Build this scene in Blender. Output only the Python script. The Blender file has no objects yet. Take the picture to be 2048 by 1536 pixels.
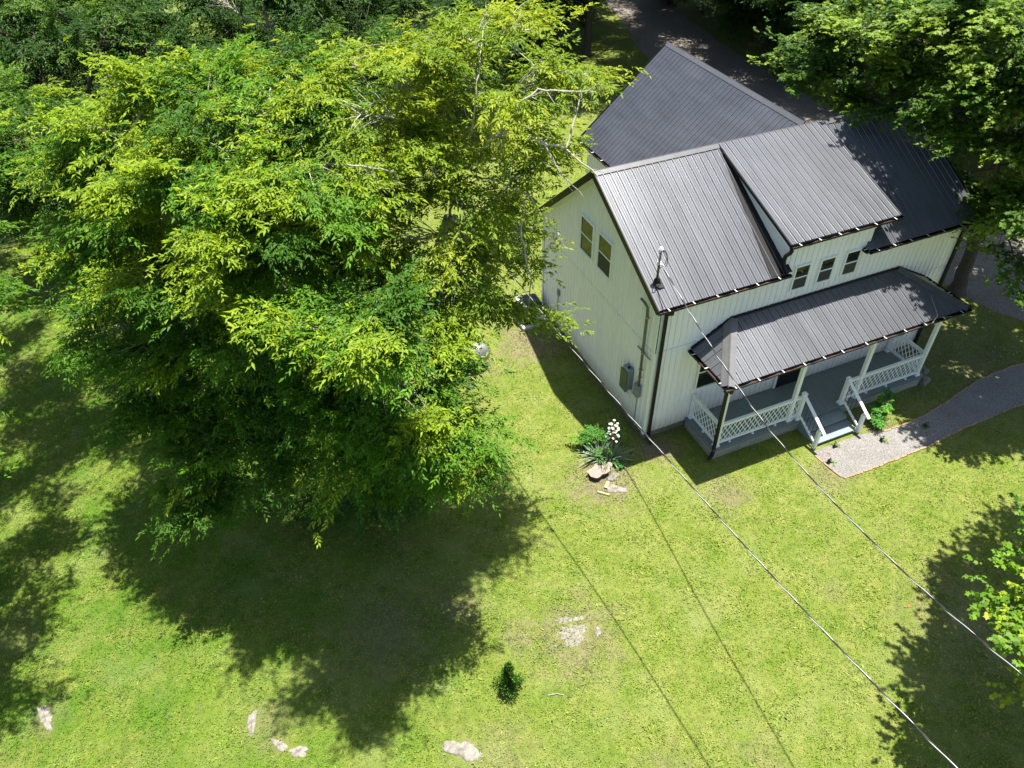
import bpy, math, random
import numpy as np
from mathutils import Vector, Matrix

# ------------------------------------------------------------------ camera, world, sun
sc = bpy.context.scene
COL = sc.collection
YAW, PITCH, ROLL = 0.3965, -0.7392, -0.0172
cam_d = bpy.data.cameras.new('camera'); cam = bpy.data.objects.new('camera', cam_d); COL.objects.link(cam)
fw = Vector((math.sin(YAW)*math.cos(PITCH), math.cos(YAW)*math.cos(PITCH), math.sin(PITCH)))
rt0 = Vector((math.cos(YAW), -math.sin(YAW), 0)); up0 = rt0.cross(fw)
rt = rt0*math.cos(ROLL)+up0*math.sin(ROLL); up = -rt0*math.sin(ROLL)+up0*math.cos(ROLL)
M = Matrix((rt, up, -fw)).transposed().to_4x4(); M.translation = Vector((-10.305, -14.01, 17.648))
cam.matrix_world = M
cam_d.sensor_fit = 'HORIZONTAL'; cam_d.sensor_width = 36; cam_d.lens = 36*1544.7/2048
cam_d.clip_start = .1; cam_d.clip_end = 3000
sc.camera = cam

SUN = Vector((.175, .085, 1)).normalized()
el = math.asin(SUN.z); az = math.atan2(SUN.x, SUN.y)
w = bpy.data.worlds.new('World'); sc.world = w; w.use_nodes = True
nt = w.node_tree; sky = nt.nodes.new('ShaderNodeTexSky'); sky.sky_type = 'NISHITA'; sky.sun_disc = False
sky.sun_elevation = el; sky.sun_rotation = az; sky.air_density = 1; sky.dust_density = 1.5
bg = nt.nodes['Background']; nt.links.new(sky.outputs[0], bg.inputs[0]); bg.inputs[1].default_value = .078
sl = bpy.data.lights.new('sun', 'SUN'); so = bpy.data.objects.new('sun', sl); COL.objects.link(so)
sl.energy = 5; sl.angle = math.radians(.53); sl.color = (1, .95, .86)
so.rotation_euler = (-SUN).to_track_quat('-Z', 'Y').to_euler()
sc.view_settings.view_transform = 'Standard'; sc.view_settings.look = 'None'
sc.view_settings.exposure = 1.33; sc.view_settings.gamma = 1
sc.cycles.max_bounces = 8; sc.cycles.transparent_max_bounces = 6

G = -.3
rng = np.random.default_rng(7); random.seed(7)

# ------------------------------------------------------------------ materials
def nmat(name):
    m = bpy.data.materials.new(name); m.use_nodes = True
    return m, m.node_tree, m.node_tree.nodes['Principled BSDF']
def pmat(name, col, rough=.6, metal=0, var=.12, scale=3.0, bump=0, bscale=60, spec=.5, streak=None):
    m, t, b = nmat(name)
    tc = t.nodes.new('ShaderNodeTexCoord'); mp = t.nodes.new('ShaderNodeMapping')
    t.links.new(tc.outputs['Object'], mp.inputs[0])
    if streak: mp.inputs['Scale'].default_value = streak
    n = t.nodes.new('ShaderNodeTexNoise'); n.inputs['Scale'].default_value = scale; n.inputs['Detail'].default_value = 6
    n.inputs['Roughness'].default_value = .65
    t.links.new(mp.outputs[0], n.inputs[0])
    r = t.nodes.new('ShaderNodeValToRGB'); r.color_ramp.elements[0].position = .3; r.color_ramp.elements[1].position = .72
    r.color_ramp.elements[0].color = (*[c*(1-var) for c in col], 1); r.color_ramp.elements[1].color = (*[min(1, c*(1+var)) for c in col], 1)
    t.links.new(n.outputs[0], r.inputs[0]); t.links.new(r.outputs[0], b.inputs['Base Color'])
    b.inputs['Roughness'].default_value = rough; b.inputs['Metallic'].default_value = metal
    b.inputs['Specular IOR Level'].default_value = spec
    if bump:
        n2 = t.nodes.new('ShaderNodeTexNoise'); n2.inputs['Scale'].default_value = bscale; n2.inputs['Detail'].default_value = 4
        bp = t.nodes.new('ShaderNodeBump'); bp.inputs['Strength'].default_value = bump; bp.inputs['Distance'].default_value = .02
        t.links.new(tc.outputs['Object'], n2.inputs[0]); t.links.new(n2.outputs[0], bp.inputs['Height']); t.links.new(bp.outputs[0], b.inputs['Normal'])
    return m
def leaf_mat(name, trans=.34, rough=.5, spec=.2):
    m, t, b = nmat(name)
    a = t.nodes.new('ShaderNodeAttribute'); a.attribute_name = 'Col'
    t.links.new(a.outputs['Color'], b.inputs['Base Color'])
    b.inputs['Roughness'].default_value = rough; b.inputs['Specular IOR Level'].default_value = spec
    tr = t.nodes.new('ShaderNodeBsdfTranslucent')
    mx = t.nodes.new('ShaderNodeMixRGB'); mx.blend_type = 'MULTIPLY'; mx.inputs[0].default_value = 1
    mx.inputs[2].default_value = (1.5, 1.35, .55, 1)
    t.links.new(a.outputs['Color'], mx.inputs[1]); t.links.new(mx.outputs[0], tr.inputs[0])
    ms = t.nodes.new('ShaderNodeMixShader'); ms.inputs[0].default_value = trans
    t.links.new(b.outputs[0], ms.inputs[1]); t.links.new(tr.outputs[0], ms.inputs[2])
    t.links.new(ms.outputs[0], t.nodes['Material Output'].inputs[0])
    return m

def lawn_mat(name, blades):
    m, t, b = nmat(name); N = t.nodes.new; Lk = t.links.new
    tc = N('ShaderNodeTexCoord')
    def noise(s, d=5, r=.6, off=0):
        n = N('ShaderNodeTexNoise'); n.inputs['Scale'].default_value = s; n.inputs['Detail'].default_value = d; n.inputs['Roughness'].default_value = r
        mp = N('ShaderNodeMapping'); mp.inputs['Location'].default_value = (off, off*.7, 0); mp.inputs['Scale'].default_value = (1, 1, .0001)
        Lk(tc.outputs['Object'], mp.inputs[0]); Lk(mp.outputs[0], n.inputs[0]); return n.outputs[0]
    def ramp(f, stops):
        r = N('ShaderNodeValToRGB')
        while len(r.color_ramp.elements) < len(stops): r.color_ramp.elements.new(.5)
        for e, (p, c) in zip(r.color_ramp.elements, stops): e.position = p; e.color = (*c, 1)
        Lk(f, r.inputs[0]); return r.outputs[0]
    def mix(f, a, c, mode='MIX'):
        x = N('ShaderNodeMixRGB'); x.blend_type = mode
        if isinstance(f, float): x.inputs[0].default_value = f
        else: Lk(f, x.inputs[0])
        for s, v in ((1, a), (2, c)):
            if isinstance(v, tuple): x.inputs[s].default_value = (*v, 1)
            else: Lk(v, x.inputs[s])
        return x.outputs[0]
    def mth(op, a, c=0.0, clamp=False):
        x = N('ShaderNodeMath'); x.operation = op; x.use_clamp = clamp
        for s, v in ((0, a), (1, c)):
            if isinstance(v, (int, float)): x.inputs[s].default_value = v
            else: Lk(v, x.inputs[s])
        return x.outputs[0]
    lush = ramp(noise(.35, 4), [(.38, (.12, .25, .018)), (.62, (.21, .325, .03))])
    olive = ramp(noise(3.2, 4, .6, 5), [(.35, (.165, .26, .03)), (.65, (.29, .35, .055))])
    c = mix(ramp(noise(.9, 5, .6, 11), [(.42, (0, 0, 0)), (.62, (1, 1, 1))]), lush, olive)
    # drier, yellower towards the open front lawn, lush and bluer far left
    sx = N('ShaderNodeSeparateXYZ'); Lk(tc.outputs['Object'], sx.inputs[0])
    dry = mth('MULTIPLY', mth('ADD', sx.outputs[0], 13.0), .11, True)
    c = mix(mth('MULTIPLY', dry, .7), c, ramp(noise(1.7, 4, .6, 3), [(.35, (.23, .325, .035)), (.65, (.37, .405, .085))]))
    # dry straw spots with soft noisy edges
    brown = ramp(noise(9, 5, .7, 2), [(.3, (.26, .2, .11)), (.7, (.40, .33, .19))])
    spots = [(-1.9, -.95, 1.5, .75), (-5.0, -5.3, 1.6, .55), (1.2, -2.9, 1.0, .6), (4.4, -3.6, .9, .6), (-1.2, 6.0, 1.7, .8), (.3, -.5, .9, .9), (-6.3, -4.7, .7, .5), (-7.5, -3.2, .9, .4), (-9.4, -3.2, 1.6, .45), (-3.2, 6, 1.5, .6), (7.2, -2.3, .9, .75), (-12.6, -4.4, .9, .35), (11, 2, 6, .55), (12.5, -1.5, 3, .5), (4.5, -9, 2.5, .4), (-8.0, -7.2, 1.2, .4), (-4.6, -9.2, 1, .35), (-17.4, -2, .7, .3), (3, 8.5, 3, .3), (1.8, -6.8, .5, .3), (-2.6, -9.7, .9, .3)]
    acc = None; nz = noise(2.3, 6, .7, 8)
    for (x, y, r, s) in spots:
        dx = mth('ADD', sx.outputs[0], -x); dy = mth('ADD', sx.outputs[1], -y)
        d = mth('POWER', mth('ADD', mth('MULTIPLY', dx, dx), mth('MULTIPLY', dy, dy)), .5)
        v = mth('SUBTRACT', mth('ADD', 1.0, mth('MULTIPLY', mth('SUBTRACT', nz, .5), 2.6)), mth('DIVIDE', d, r))
        v = mth('MULTIPLY', mth('MULTIPLY', v, 1.2, True), s*(0.75 if blades else 1))
        acc = v if acc is None else mth('MAXIMUM', acc, v)
    small = ramp(noise(1.1, 6, .7, 21), [(.60, (0, 0, 0)), (.74, (.5, .5, .5))])
    acc = mth('MAXIMUM', acc, mth('MULTIPLY', small, .8 if not blades else .5))
    c = mix(acc, c, brown)
    fine = ramp(noise(38 if not blades else 55, 3, .8, 4), [(.3, (.6, .6, .6)), (.7, (1.3, 1.27, 1.25))])
    c = mix(1.0, c, fine, 'MULTIPLY')
    clump = ramp(noise(5.5, 4, .65, 13), [(.36, (.78, .85, .78)), (.6, (1.1, 1.07, 1.08))])
    c = mix(1.0, c, clump, 'MULTIPLY')
    pale = ramp(noise(.55, 5, .65, 17), [(.5, (0, 0, 0)), (.72, (.55, .55, .55))]); c = mix(pale, c, (.33, .385, .10)); c = mix(1.0, c, (.93, .945, 1.22), 'MULTIPLY')
    if blades:
        a = N('ShaderNodeAttribute'); a.attribute_name = 'Col'; c = mix(1.0, c, a.outputs['Color'], 'MULTIPLY')
    else:
        c = mix(1.0, c, (.62, .6, .6), 'MULTIPLY')
    Lk(c, b.inputs['Base Color']); b.inputs['Roughness'].default_value = .8; b.inputs['Specular IOR Level'].default_value = .12
    if blades:
        tr = N('ShaderNodeBsdfTranslucent'); Lk(c, tr.inputs[0]); ms = N('ShaderNodeMixShader'); ms.inputs[0].default_value = .35
        Lk(b.outputs[0], ms.inputs[1]); Lk(tr.outputs[0], ms.inputs[2]); Lk(ms.outputs[0], t.nodes['Material Output'].inputs[0])
    else:
        bp = N('ShaderNodeBump'); bp.inputs['Strength'].default_value = .8; bp.inputs['Distance'].default_value = .04
        Lk(noise(30, 4, .8, 9), bp.inputs['Height']); Lk(bp.outputs[0], b.inputs['Normal'])
    return m

def gravel_mat(name, c0, c1, scale=55):
    m, t, b = nmat(name); N = t.nodes.new; Lk = t.links.new
    tc = N('ShaderNodeTexCoord'); v = N('ShaderNodeTexVoronoi'); v.inputs['Scale'].default_value = scale; Lk(tc.outputs['Object'], v.inputs[0])
    r = N('ShaderNodeValToRGB'); r.color_ramp.elements[0].color = (*c0, 1); r.color_ramp.elements[1].color = (*c1, 1)
    bw = N('ShaderNodeRGBToBW'); Lk(v.outputs['Color'], bw.inputs[0]); Lk(bw.outputs[0], r.inputs[0])
    n = N('ShaderNodeTexNoise'); n.inputs['Scale'].default_value = 1.3; n.inputs['Detail'].default_value = 6; Lk(tc.outputs['Object'], n.inputs[0])
    r2 = N('ShaderNodeValToRGB'); r2.color_ramp.elements[0].position = .35; r2.color_ramp.elements[0].color = (.8, .77, .72, 1); r2.color_ramp.elements[1].color = (1.1, 1.1, 1.12, 1); Lk(n.outputs[0], r2.inputs[0])
    mx = N('ShaderNodeMixRGB'); mx.blend_type = 'MULTIPLY'; mx.inputs[0].default_value = 1; Lk(r.outputs[0], mx.inputs[1]); Lk(r2.outputs[0], mx.inputs[2])
    Lk(mx.outputs[0], b.inputs['Base Color']); b.inputs['Roughness'].default_value = .9
    bp = N('ShaderNodeBump'); bp.inputs['Strength'].default_value = .7; bp.inputs['Distance'].default_value = .02; Lk(v.outputs['Distance'], bp.inputs['Height']); Lk(bp.outputs[0], b.inputs['Normal'])
    return m

MT = dict(
    siding=pmat('white_siding', (.87, .835, .875), .55, var=.045, scale=1.6, streak=(1.5, 1.5, .25)),
    trim=pmat('white_trim', (.80, .81, .79), .45, var=.03),
    porchwhite=pmat('porch_white_paint', (.82, .83, .83), .4, var=.03),
    roof=pmat('charcoal_metal_roof', (.092, .098, .112), .355, metal=.4, var=.2, scale=1.2, spec=1, streak=(2.5, .5, 1)),
    cap=pmat('roof_cap_metal', (.12, .12, .125), .38, metal=.35, var=.15, spec=.8),
    black=pmat('black_gutter_metal', (.006, .006, .0065), .45, var=.2, spec=.3),
    hanger=pmat('gutter_hanger_metal', (.85, .85, .85), .35, metal=.3, var=.05),
    debris=pmat('gutter_leaf_litter', (.045, .024, .018), .9, var=.7, scale=18, bump=.6, bscale=60),
    glass=pmat('window_glass', (.010, .014, .009), .05, var=.3, spec=.45),
    winframe=pmat('window_vinyl', (.80, .82, .82), .4, var=.02),
    screen=pmat('window_screen', (.03, .034, .033), .7, var=.1, scale=30),
    deck=pmat('grey_blue_deck_paint', (.15, .185, .19), .55, var=.14, scale=5, streak=(4, .6, 1)),
    step=pmat('grey_blue_step_paint', (.19, .235, .25), .5, var=.1, scale=4),
    block=None, doorblack=pmat('dark_door_paint', (.01, .01, .012), .3, var=.2),
    found=pmat('stained_foundation', (.20, .165, .12), .9, var=.35, scale=6, bump=.5),
    conduit=pmat('aged_conduit', (.13, .145, .11), .55, metal=.3, var=.3, scale=9),
    panelgrey=pmat('grey_electrical_box', (.20, .23, .25), .45, metal=.2, var=.08),
    panelgreen=pmat('green_grey_cover', (.09, .11, .085), .5, var=.1),
    alum=pmat('bare_aluminium', (.55, .55, .56), .35, metal=.5, var=.1),
    wire=pmat('black_wire', (.012, .012, .013), .5, var=.1),
    silver=pmat('silver_tank_paint', (.33, .34, .35), .36, metal=.5, var=.2, scale=5),
    hvacdark=pmat('dark_cabinet', (.022, .024, .027), .5, var=.2),
    hvacpad=pmat('pale_pad', (.48, .48, .44), .7, var=.12),
    bark=pmat('grey_bark', (.34, .30, .25), .85, var=.45, scale=9, bump=.8, bscale=25, streak=(1, 1, .3)),
    palebark=pmat('pale_bark', (.36, .335, .28), .8, var=.3, scale=12, bump=.5, bscale=30),
    darkbark=pmat('dark_bark', (.065, .055, .042), .9, var=.4, scale=9, bump=.8, bscale=25),
    rock=pmat('limestone', (.20, .185, .155), .9, var=.5, scale=9, bump=.9, bscale=14),
    rockdark=pmat('mossy_fieldstone', (.17, .16, .125), .9, var=.4, scale=5, bump=.7, bscale=12),
    stump=pmat('weathered_stump_top', (.25, .20, .17), .85, var=.22, scale=10, bump=.6, bscale=20),
    wood=pmat('split_wood', (.42, .31, .18), .8, var=.2, scale=12),
    brick=pmat('orange_brick_edging', (.31, .20, .13), .85, var=.35, scale=7, bump=.5, bscale=30),
    leaf=leaf_mat('leaves'), needle=leaf_mat('juniper_foliage', .15, .6, .3),
    flower=pmat('white_petals', (.85, .83, .76), .6, var=.05),
    brownleaf=pmat('dry_leaf', (.36, .14, .06), .8, var=.3, scale=30),
    gravel=gravel_mat('grey_gravel', (.10, .097, .094), (.35, .343, .34)),
    drive=gravel_mat('driveway_gravel', (.11, .10, .085), (.30, .27, .24), 35),
    lawn=lawn_mat('lawn_ground', False), blade=lawn_mat('grass_blades', True),
    dirt=pmat('bare_dirt', (.30, .22, .13), .95, var=.35, scale=6, bump=.6),
)
def stain_base(m):            # rusty splash-back dirt along the foot of the siding
    t = m.node_tree; N = t.nodes.new; Lk = t.links.new; b = t.nodes['Principled BSDF']; src = b.inputs['Base Color'].links[0].from_socket
    tc = N('ShaderNodeTexCoord'); sx = N('ShaderNodeSeparateXYZ'); Lk(tc.outputs['Object'], sx.inputs[0])
    mp = N('ShaderNodeMapping'); mp.inputs['Scale'].default_value = (3, 3, .6); Lk(tc.outputs['Object'], mp.inputs[0])
    n = N('ShaderNodeTexNoise'); n.inputs['Scale'].default_value = 1.6; n.inputs['Detail'].default_value = 5; Lk(mp.outputs[0], n.inputs[0])
    r = N('ShaderNodeMapRange'); r.inputs['From Min'].default_value = 0; r.inputs['From Max'].default_value = .55; r.inputs['To Min'].default_value = 1; r.inputs['To Max'].default_value = 0; Lk(sx.outputs[2], r.inputs[0])
    m1 = N('ShaderNodeMath'); m1.operation = 'MULTIPLY'; Lk(r.outputs[0], m1.inputs[0]); Lk(n.outputs[0], m1.inputs[1])
    m2 = N('ShaderNodeMath'); m2.operation = 'MULTIPLY'; m2.inputs[1].default_value = 1.25; m2.use_clamp = True; Lk(m1.outputs[0], m2.inputs[0])
    x = N('ShaderNodeMixRGB'); Lk(m2.outputs[0], x.inputs[0]); Lk(src, x.inputs[1]); x.inputs[2].default_value = (.50, .40, .24, 1); Lk(x.outputs[0], b.inputs['Base Color'])
stain_base(MT['siding'])
def panel_var(m, axis):      # sheets of roofing differ slightly, one sheet to the next
    m = m.copy(); t = m.node_tree; N = t.nodes.new; Lk = t.links.new; b = t.nodes['Principled BSDF']; src = b.inputs['Base Color'].links[0].from_socket
    tc = N('ShaderNodeTexCoord'); sx = N('ShaderNodeSeparateXYZ'); Lk(tc.outputs['Object'], sx.inputs[0])
    d = N('ShaderNodeMath'); d.operation = 'DIVIDE'; d.inputs[1].default_value = .9144; Lk(sx.outputs[axis], d.inputs[0])
    f = N('ShaderNodeMath'); f.operation = 'FLOOR'; Lk(d.outputs[0], f.inputs[0])
    w_ = N('ShaderNodeTexWhiteNoise'); w_.noise_dimensions = '1D'; Lk(f.outputs[0], w_.inputs['W'])
    r = N('ShaderNodeMapRange'); r.inputs['To Min'].default_value = .95; r.inputs['To Max'].default_value = 1.05; Lk(w_.outputs['Value'], r.inputs[0])
    x = N('ShaderNodeVectorMath'); x.operation = 'SCALE'; Lk(src, x.inputs[0]); Lk(r.outputs[0], x.inputs['Scale']); Lk(x.outputs[0], b.inputs['Base Color'])
    r2 = N('ShaderNodeMapRange'); r2.inputs['To Min'].default_value = .355; r2.inputs['To Max'].default_value = .375; Lk(w_.outputs['Value'], r2.inputs[0]); Lk(r2.outputs[0], b.inputs['Roughness'])
    return m
def block_mat():
    m, t, b = nmat('concrete_block_wall'); N = t.nodes.new; Lk = t.links.new
    tc = N('ShaderNodeTexCoord'); sx = N('ShaderNodeSeparateXYZ'); Lk(tc.outputs['Object'], sx.inputs[0])
    ad = N('ShaderNodeMath'); Lk(sx.outputs[0], ad.inputs[0]); Lk(sx.outputs[1], ad.inputs[1])
    cb = N('ShaderNodeCombineXYZ'); Lk(ad.outputs[0], cb.inputs[0]); Lk(sx.outputs[2], cb.inputs[1])
    br = N('ShaderNodeTexBrick'); br.inputs['Scale'].default_value = 1; br.inputs['Brick Width'].default_value = .4; br.inputs['Row Height'].default_value = .105
    br.inputs['Mortar Size'].default_value = .006; br.inputs['Color1'].default_value = (.34, .32, .26, 1); br.inputs['Color2'].default_value = (.27, .26, .215, 1); br.inputs['Mortar'].default_value = (.13, .12, .10, 1)
    Lk(cb.outputs[0], br.inputs[0]); Lk(br.outputs[0], b.inputs['Base Color']); b.inputs['Roughness'].default_value = .85
    bp = N('ShaderNodeBump'); bp.inputs['Strength'].default_value = .6; bp.inputs['Distance'].default_value = .01; bp.invert = True
    Lk(br.outputs['Fac'], bp.inputs['Height']); Lk(bp.outputs[0], b.inputs['Normal'])
    return m
MT['block'] = block_mat(); MT['roofx'] = panel_var(MT['roof'], 0); MT['roofy'] = panel_var(MT['roof'], 1)

# ------------------------------------------------------------------ helpers
class MB:
    def __init__(s): s.v = []; s.f = []; s.m = []; s.mi = 0
    def add(s, vs, fs):
        o = len(s.v); s.v += [tuple(x) for x in vs]; s.f += [tuple(i+o for i in f) for f in fs]; s.m += [s.mi]*len(fs); return s
    def box(s, x0, y0, z0, x1, y1, z1):
        return s.add([(x0, y0, z0), (x1, y0, z0), (x1, y1, z0), (x0, y1, z0), (x0, y0, z1), (x1, y0, z1), (x1, y1, z1), (x0, y1, z1)],
                     [(0, 3, 2, 1), (4, 5, 6, 7), (0, 1, 5, 4), (1, 2, 6, 5), (2, 3, 7, 6), (3, 0, 4, 7)])
    def bar(s, a, b, w, h, upv=(0, 0, 1)):
        a = Vector(a); b = Vector(b); d = (b-a).normalized(); u = Vector(upv); r = d.cross(u)
        if r.length < 1e-5: r = d.cross(Vector((0, 1, 0)))
        r.normalize(); u = r.cross(d).normalized(); vs = []
        for p in (a, b):
            for (i, j) in ((-1, -1), (1, -1), (1, 1), (-1, 1)): vs.append(p+r*(i*w/2)+u*(j*h/2))
        return s.add(vs, [(0, 1, 2, 3), (7, 6, 5, 4), (0, 4, 5, 1), (1, 5, 6, 2), (2, 6, 7, 3), (3, 7, 4, 0)])
    def tube(s, pts, rad, n=8, cap=True):
        pts = [Vector(p) for p in pts]; rad = rad if hasattr(rad, '__len__') else [rad]*len(pts); vs = []; fs = []
        ref = None
        for i, p in enumerate(pts):
            d = (pts[min(i+1, len(pts)-1)]-pts[max(i-1, 0)]).normalized()
            if ref is None: ref = d.orthogonal().normalized()
            r = (ref-d*ref.dot(d)).normalized(); ref = r; q = d.cross(r)
            for k in range(n):
                a = 2*math.pi*k/n; vs.append(p+(r*math.cos(a)+q*math.sin(a))*rad[i])
        for i in range(len(pts)-1):
            for k in range(n): fs.append((i*n+k, i*n+(k+1) % n, (i+1)*n+(k+1) % n, (i+1)*n+k))
        if cap: fs.append(tuple(range(n-1, -1, -1))); fs.append(tuple((len(pts)-1)*n+k for k in range(n)))
        return s.add(vs, fs)
    def poly(s, pts, th=None, d=(0, 0, -1)):
        n = len(pts)
        if th is None: return s.add(pts, [tuple(range(n))])
        d = Vector(d)*th; low = [Vector(p)+d for p in pts]
        return s.add(list(pts)+low, [tuple(range(n)), tuple(range(2*n-1, n-1, -1))]+[(i, i+n, (i+1) % n+n, (i+1) % n) for i in range(n)])
    def obj(s, name, mat, parent=None, smooth=False, bevel=0):
        me = bpy.data.meshes.new(name); me.from_pydata(s.v, [], s.f)
        for m in (mat if isinstance(mat, (list, tuple)) else [mat]): me.materials.append(m)
        if isinstance(mat, (list, tuple)): me.polygons.foreach_set('material_index', s.m)
        me.update()
        o = bpy.data.objects.new(name, me); COL.objects.link(o)
        if smooth: me.polygons.foreach_set('use_smooth', [True]*len(me.polygons))
        if bevel:
            b = o.modifiers.new('bevel', 'BEVEL'); b.width = bevel; b.segments = 2; b.limit_method = 'ANGLE'
        if parent: o.parent = parent
        return o
def tag(o, label=None, cat=None, group=None, kind=None):
    if label: o['label'] = label
    if cat: o['category'] = cat
    if group: o['group'] = group
    if kind: o['kind'] = kind
    return o
def empty(name, loc, label, cat, group=None):
    o = bpy.data.objects.new(name, None); o.empty_display_size = .3; o.location = loc; COL.objects.link(o); return tag(o, label, cat, group)
class Sub:                      # parent whose children are built in world coordinates
    pass
def under(o, parent):           # keep world placement of a mesh built in world coordinates
    o.parent = parent
    if parent.parent is None and parent.type == 'EMPTY': o.location = -parent.location
    return o

# ------------------------------------------------------------------ setting: lawn, path, driveway
def grid_lawn():
    mb = MB(); mb.poly([(-400, -400, G), (400, -400, G), (400, 400, G), (-400, 400, G)])
    o = mb.obj('lawn', MT['lawn']); tag(o, kind='structure'); return o
grid_lawn()
def ribbon(name, left, right, z, mat):
    mb = MB(); n = len(left); vs = [(x, y, z) for x, y in left]+[(x, y, z) for x, y in right]
    mb.add(vs, [(i, i+1, n+i+1, n+i) for i in range(n-1)]); o = mb.obj(name, mat); tag(o, kind='structure'); return o
def smoothline(pts, n=40, jit=0, seed=1):
    r = random.Random(seed); P = [Vector((*p, 0)) for p in pts]; out = []
    for k in range(n):
        t = k/(n-1)*(len(P)-1); i = min(int(t), len(P)-2); f = t-i
        p0, p1, p2, p3 = P[max(i-1, 0)], P[i], P[i+1], P[min(i+2, len(P)-1)]
        q = .5*((2*p1)+(p2-p0)*f+(2*p0-5*p1+4*p2-p3)*f*f+(3*p1-p0-3*p2+p3)*f**3)
        out.append((q.x+r.uniform(-jit, jit), q.y+r.uniform(-jit, jit)))
    return out
PL = smoothline([(4.60, -2.60), (6.38, -2.60), (7.35, -2.80), (8.85, -2.80), (10.4, -2.55), (12.0, -2.25), (14.1, -2.25), (17, -2.9), (20, -4)], 60, .012)
PR = smoothline([(4.74, -3.84), (5.4, -3.88), (6.2, -3.88), (8.0, -3.88), (9.8, -3.74), (12.4, -3.70), (14.6, -3.8), (17, -4.4), (20, -5.5)], 60, .012, 2)
ribbon('gravel_path', PL, PR, G+.012, MT['gravel'])
DL = smoothline([(22, 46), (19.5, 36), (17.4, 29), (17.6, 24), (17.9, 19), (17.4, 12), (15.8, 6), (15.2, 2.2), (16.0, -.2), (18, -2.4)], 50, .12, 3)
DR = smoothline([(26, 44), (24.3, 36), (23.2, 29), (22.8, 24), (22.6, 19), (22.6, 12), (21.8, 7), (20.8, 4), (21.5, 2), (24, 0)], 50, .12, 4)
ribbon('driveway', DL, DR, G+.008, MT['drive'])
def edging(line, label, seed):
    r = random.Random(seed); mb = MB(); i = 0
    for a, b in zip(line[:-1], line[1:]):
        va, vb = Vector((*a, 0)), Vector((*b, 0)); d = vb-va; m = max(1, int(d.length/.21))
        for k in range(m):
            p = va+d*(k/m); q = va+d*((k+.93)/m); j = r.uniform(-.012, .012)
            mb.bar((p.x+j, p.y+j, G+.012), (q.x+j, q.y+j+r.uniform(-.01, .01), G+.012+r.uniform(-.01, .014)), .055+r.uniform(-.01, .01), .055)
    return tag(mb.obj('path_edging', MT['brick'], bevel=.008), label, 'brick edging')
edging(PL[11:], 'row of orange bricks edging the gravel path on its house side', 5)
edging(PR[0:], 'row of orange bricks edging the gravel path on its lawn side', 6)
edging([(4.58, -2.75), (4.62, -3.1), (4.66, -3.45), (4.72, -3.80)], 'short orange brick edging closing the path end near the steps', 8)

# ------------------------------------------------------------------ HOUSE
L, YR, HR, S, W = 11.2, 3.765, 7.254, .546, 7.5
OE, OR, DE = .235, .244, .13
S2 = .853
XW, YW, WW, HWE = 7.306, 11.955, 3.65, 4.07
H = empty('farmhouse', (0, 0, G), 'white two storey farmhouse with dark ribbed metal roof and hipped front porch', 'house')
def hp(mb, name, mat, parent=None, **k):
    o = mb.obj(name, mat, **k); return under(o, parent or H)
def sub(mb, name, mat, parent, **k):
    o = mb.obj(name, mat, **k); o.parent = parent; return o

def rib_roof(name, O, U, V, N, ulen, v0, v1, label=None, per=.2286, mat=None, parent=None):
    """ribbed sheet: O + U*u + V*v, v from v0(u) to v1(u); solid underside"""
    O, U, V, N = map(Vector, (O, U, V, N)); us = []
    prof = [(0, 0), (.014, .028), (.038, .028), (.052, 0), (.096, 0), (.104, .009), (.118, .009), (.126, 0), (.158, 0), (.166, .009), (.180, .009), (.188, 0)]
    k = 0
    while k*per < ulen:
        for a, h in prof:
            if k*per+a < ulen-1e-4: us.append((k*per+a, h))
        k += 1
    us.append((ulen, 0)); mb = MB(); vs = []
    for u, h in us:
        for vv in (v0(u), v1(u)): vs.append(O+U*u+V*vv+N*h)
    n = len(us); mb.add(vs, [(2*i, 2*i+2, 2*i+3, 2*i+1) for i in range(n-1)])
    lo = [O+U*u+V*vv-N*.03 for u, h in us for vv in (v0(u), v1(u))]
    mb.add(lo, [(2*i, 2*i+1, 2*i+3, 2*i+2) for i in range(n-1)])
    # end closures
    for i in (0, n-1): mb.add([vs[2*i], vs[2*i+1], lo[2*i+1], lo[2*i]], [(0, 1, 2, 3)])
    mb.add([x for i in range(n) for x in (vs[2*i], lo[2*i])], [(2*i, 2*i+1, 2*i+3, 2*i+2) for i in range(n-1)])
    o = hp(mb, name, mat or (MT['roofx'] if abs(U.x) > .5 else MT['roofy']), parent)
    if label: o['label'] = label
    return o
zf = lambda y: HR-S*(YR-y)
nf = Vector((0, -S, 1)).normalized(); vf = Vector((0, 1, S)).normalized()
lenf = (YR+OE)/vf.y
XD0, XD1, SD = 3.965, 7.898, (7.254-5.906)/(YR+.247)
SD = .336
x0 = -OR; xe = L+OR
# front main roof: cut away where the dormer stands (x 4.08..7.15 below the dormer cheek line)
mainroof = rib_roof('main_roof', (x0, -OE, zf(-OE)), (1, 0, 0), vf, nf, xe-x0, lambda u: (0.0 if not (XD0+.12 < x0+u < 7.05) else (OE+.02)/vf.y), lambda u: lenf)
lenr = 4.15/math.sqrt(1)*math.sqrt(1+S2*S2)
vr = Vector((0, -1, S2)).normalized(); nr = Vector((0, S2, 1)).normalized()
rib_roof('rear_roof', (x0, YR+4.15, HR-S2*4.15), (1, 0, 0), vr, nr, xe-x0, lambda u: 0.0, lambda u: lenr)
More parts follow.
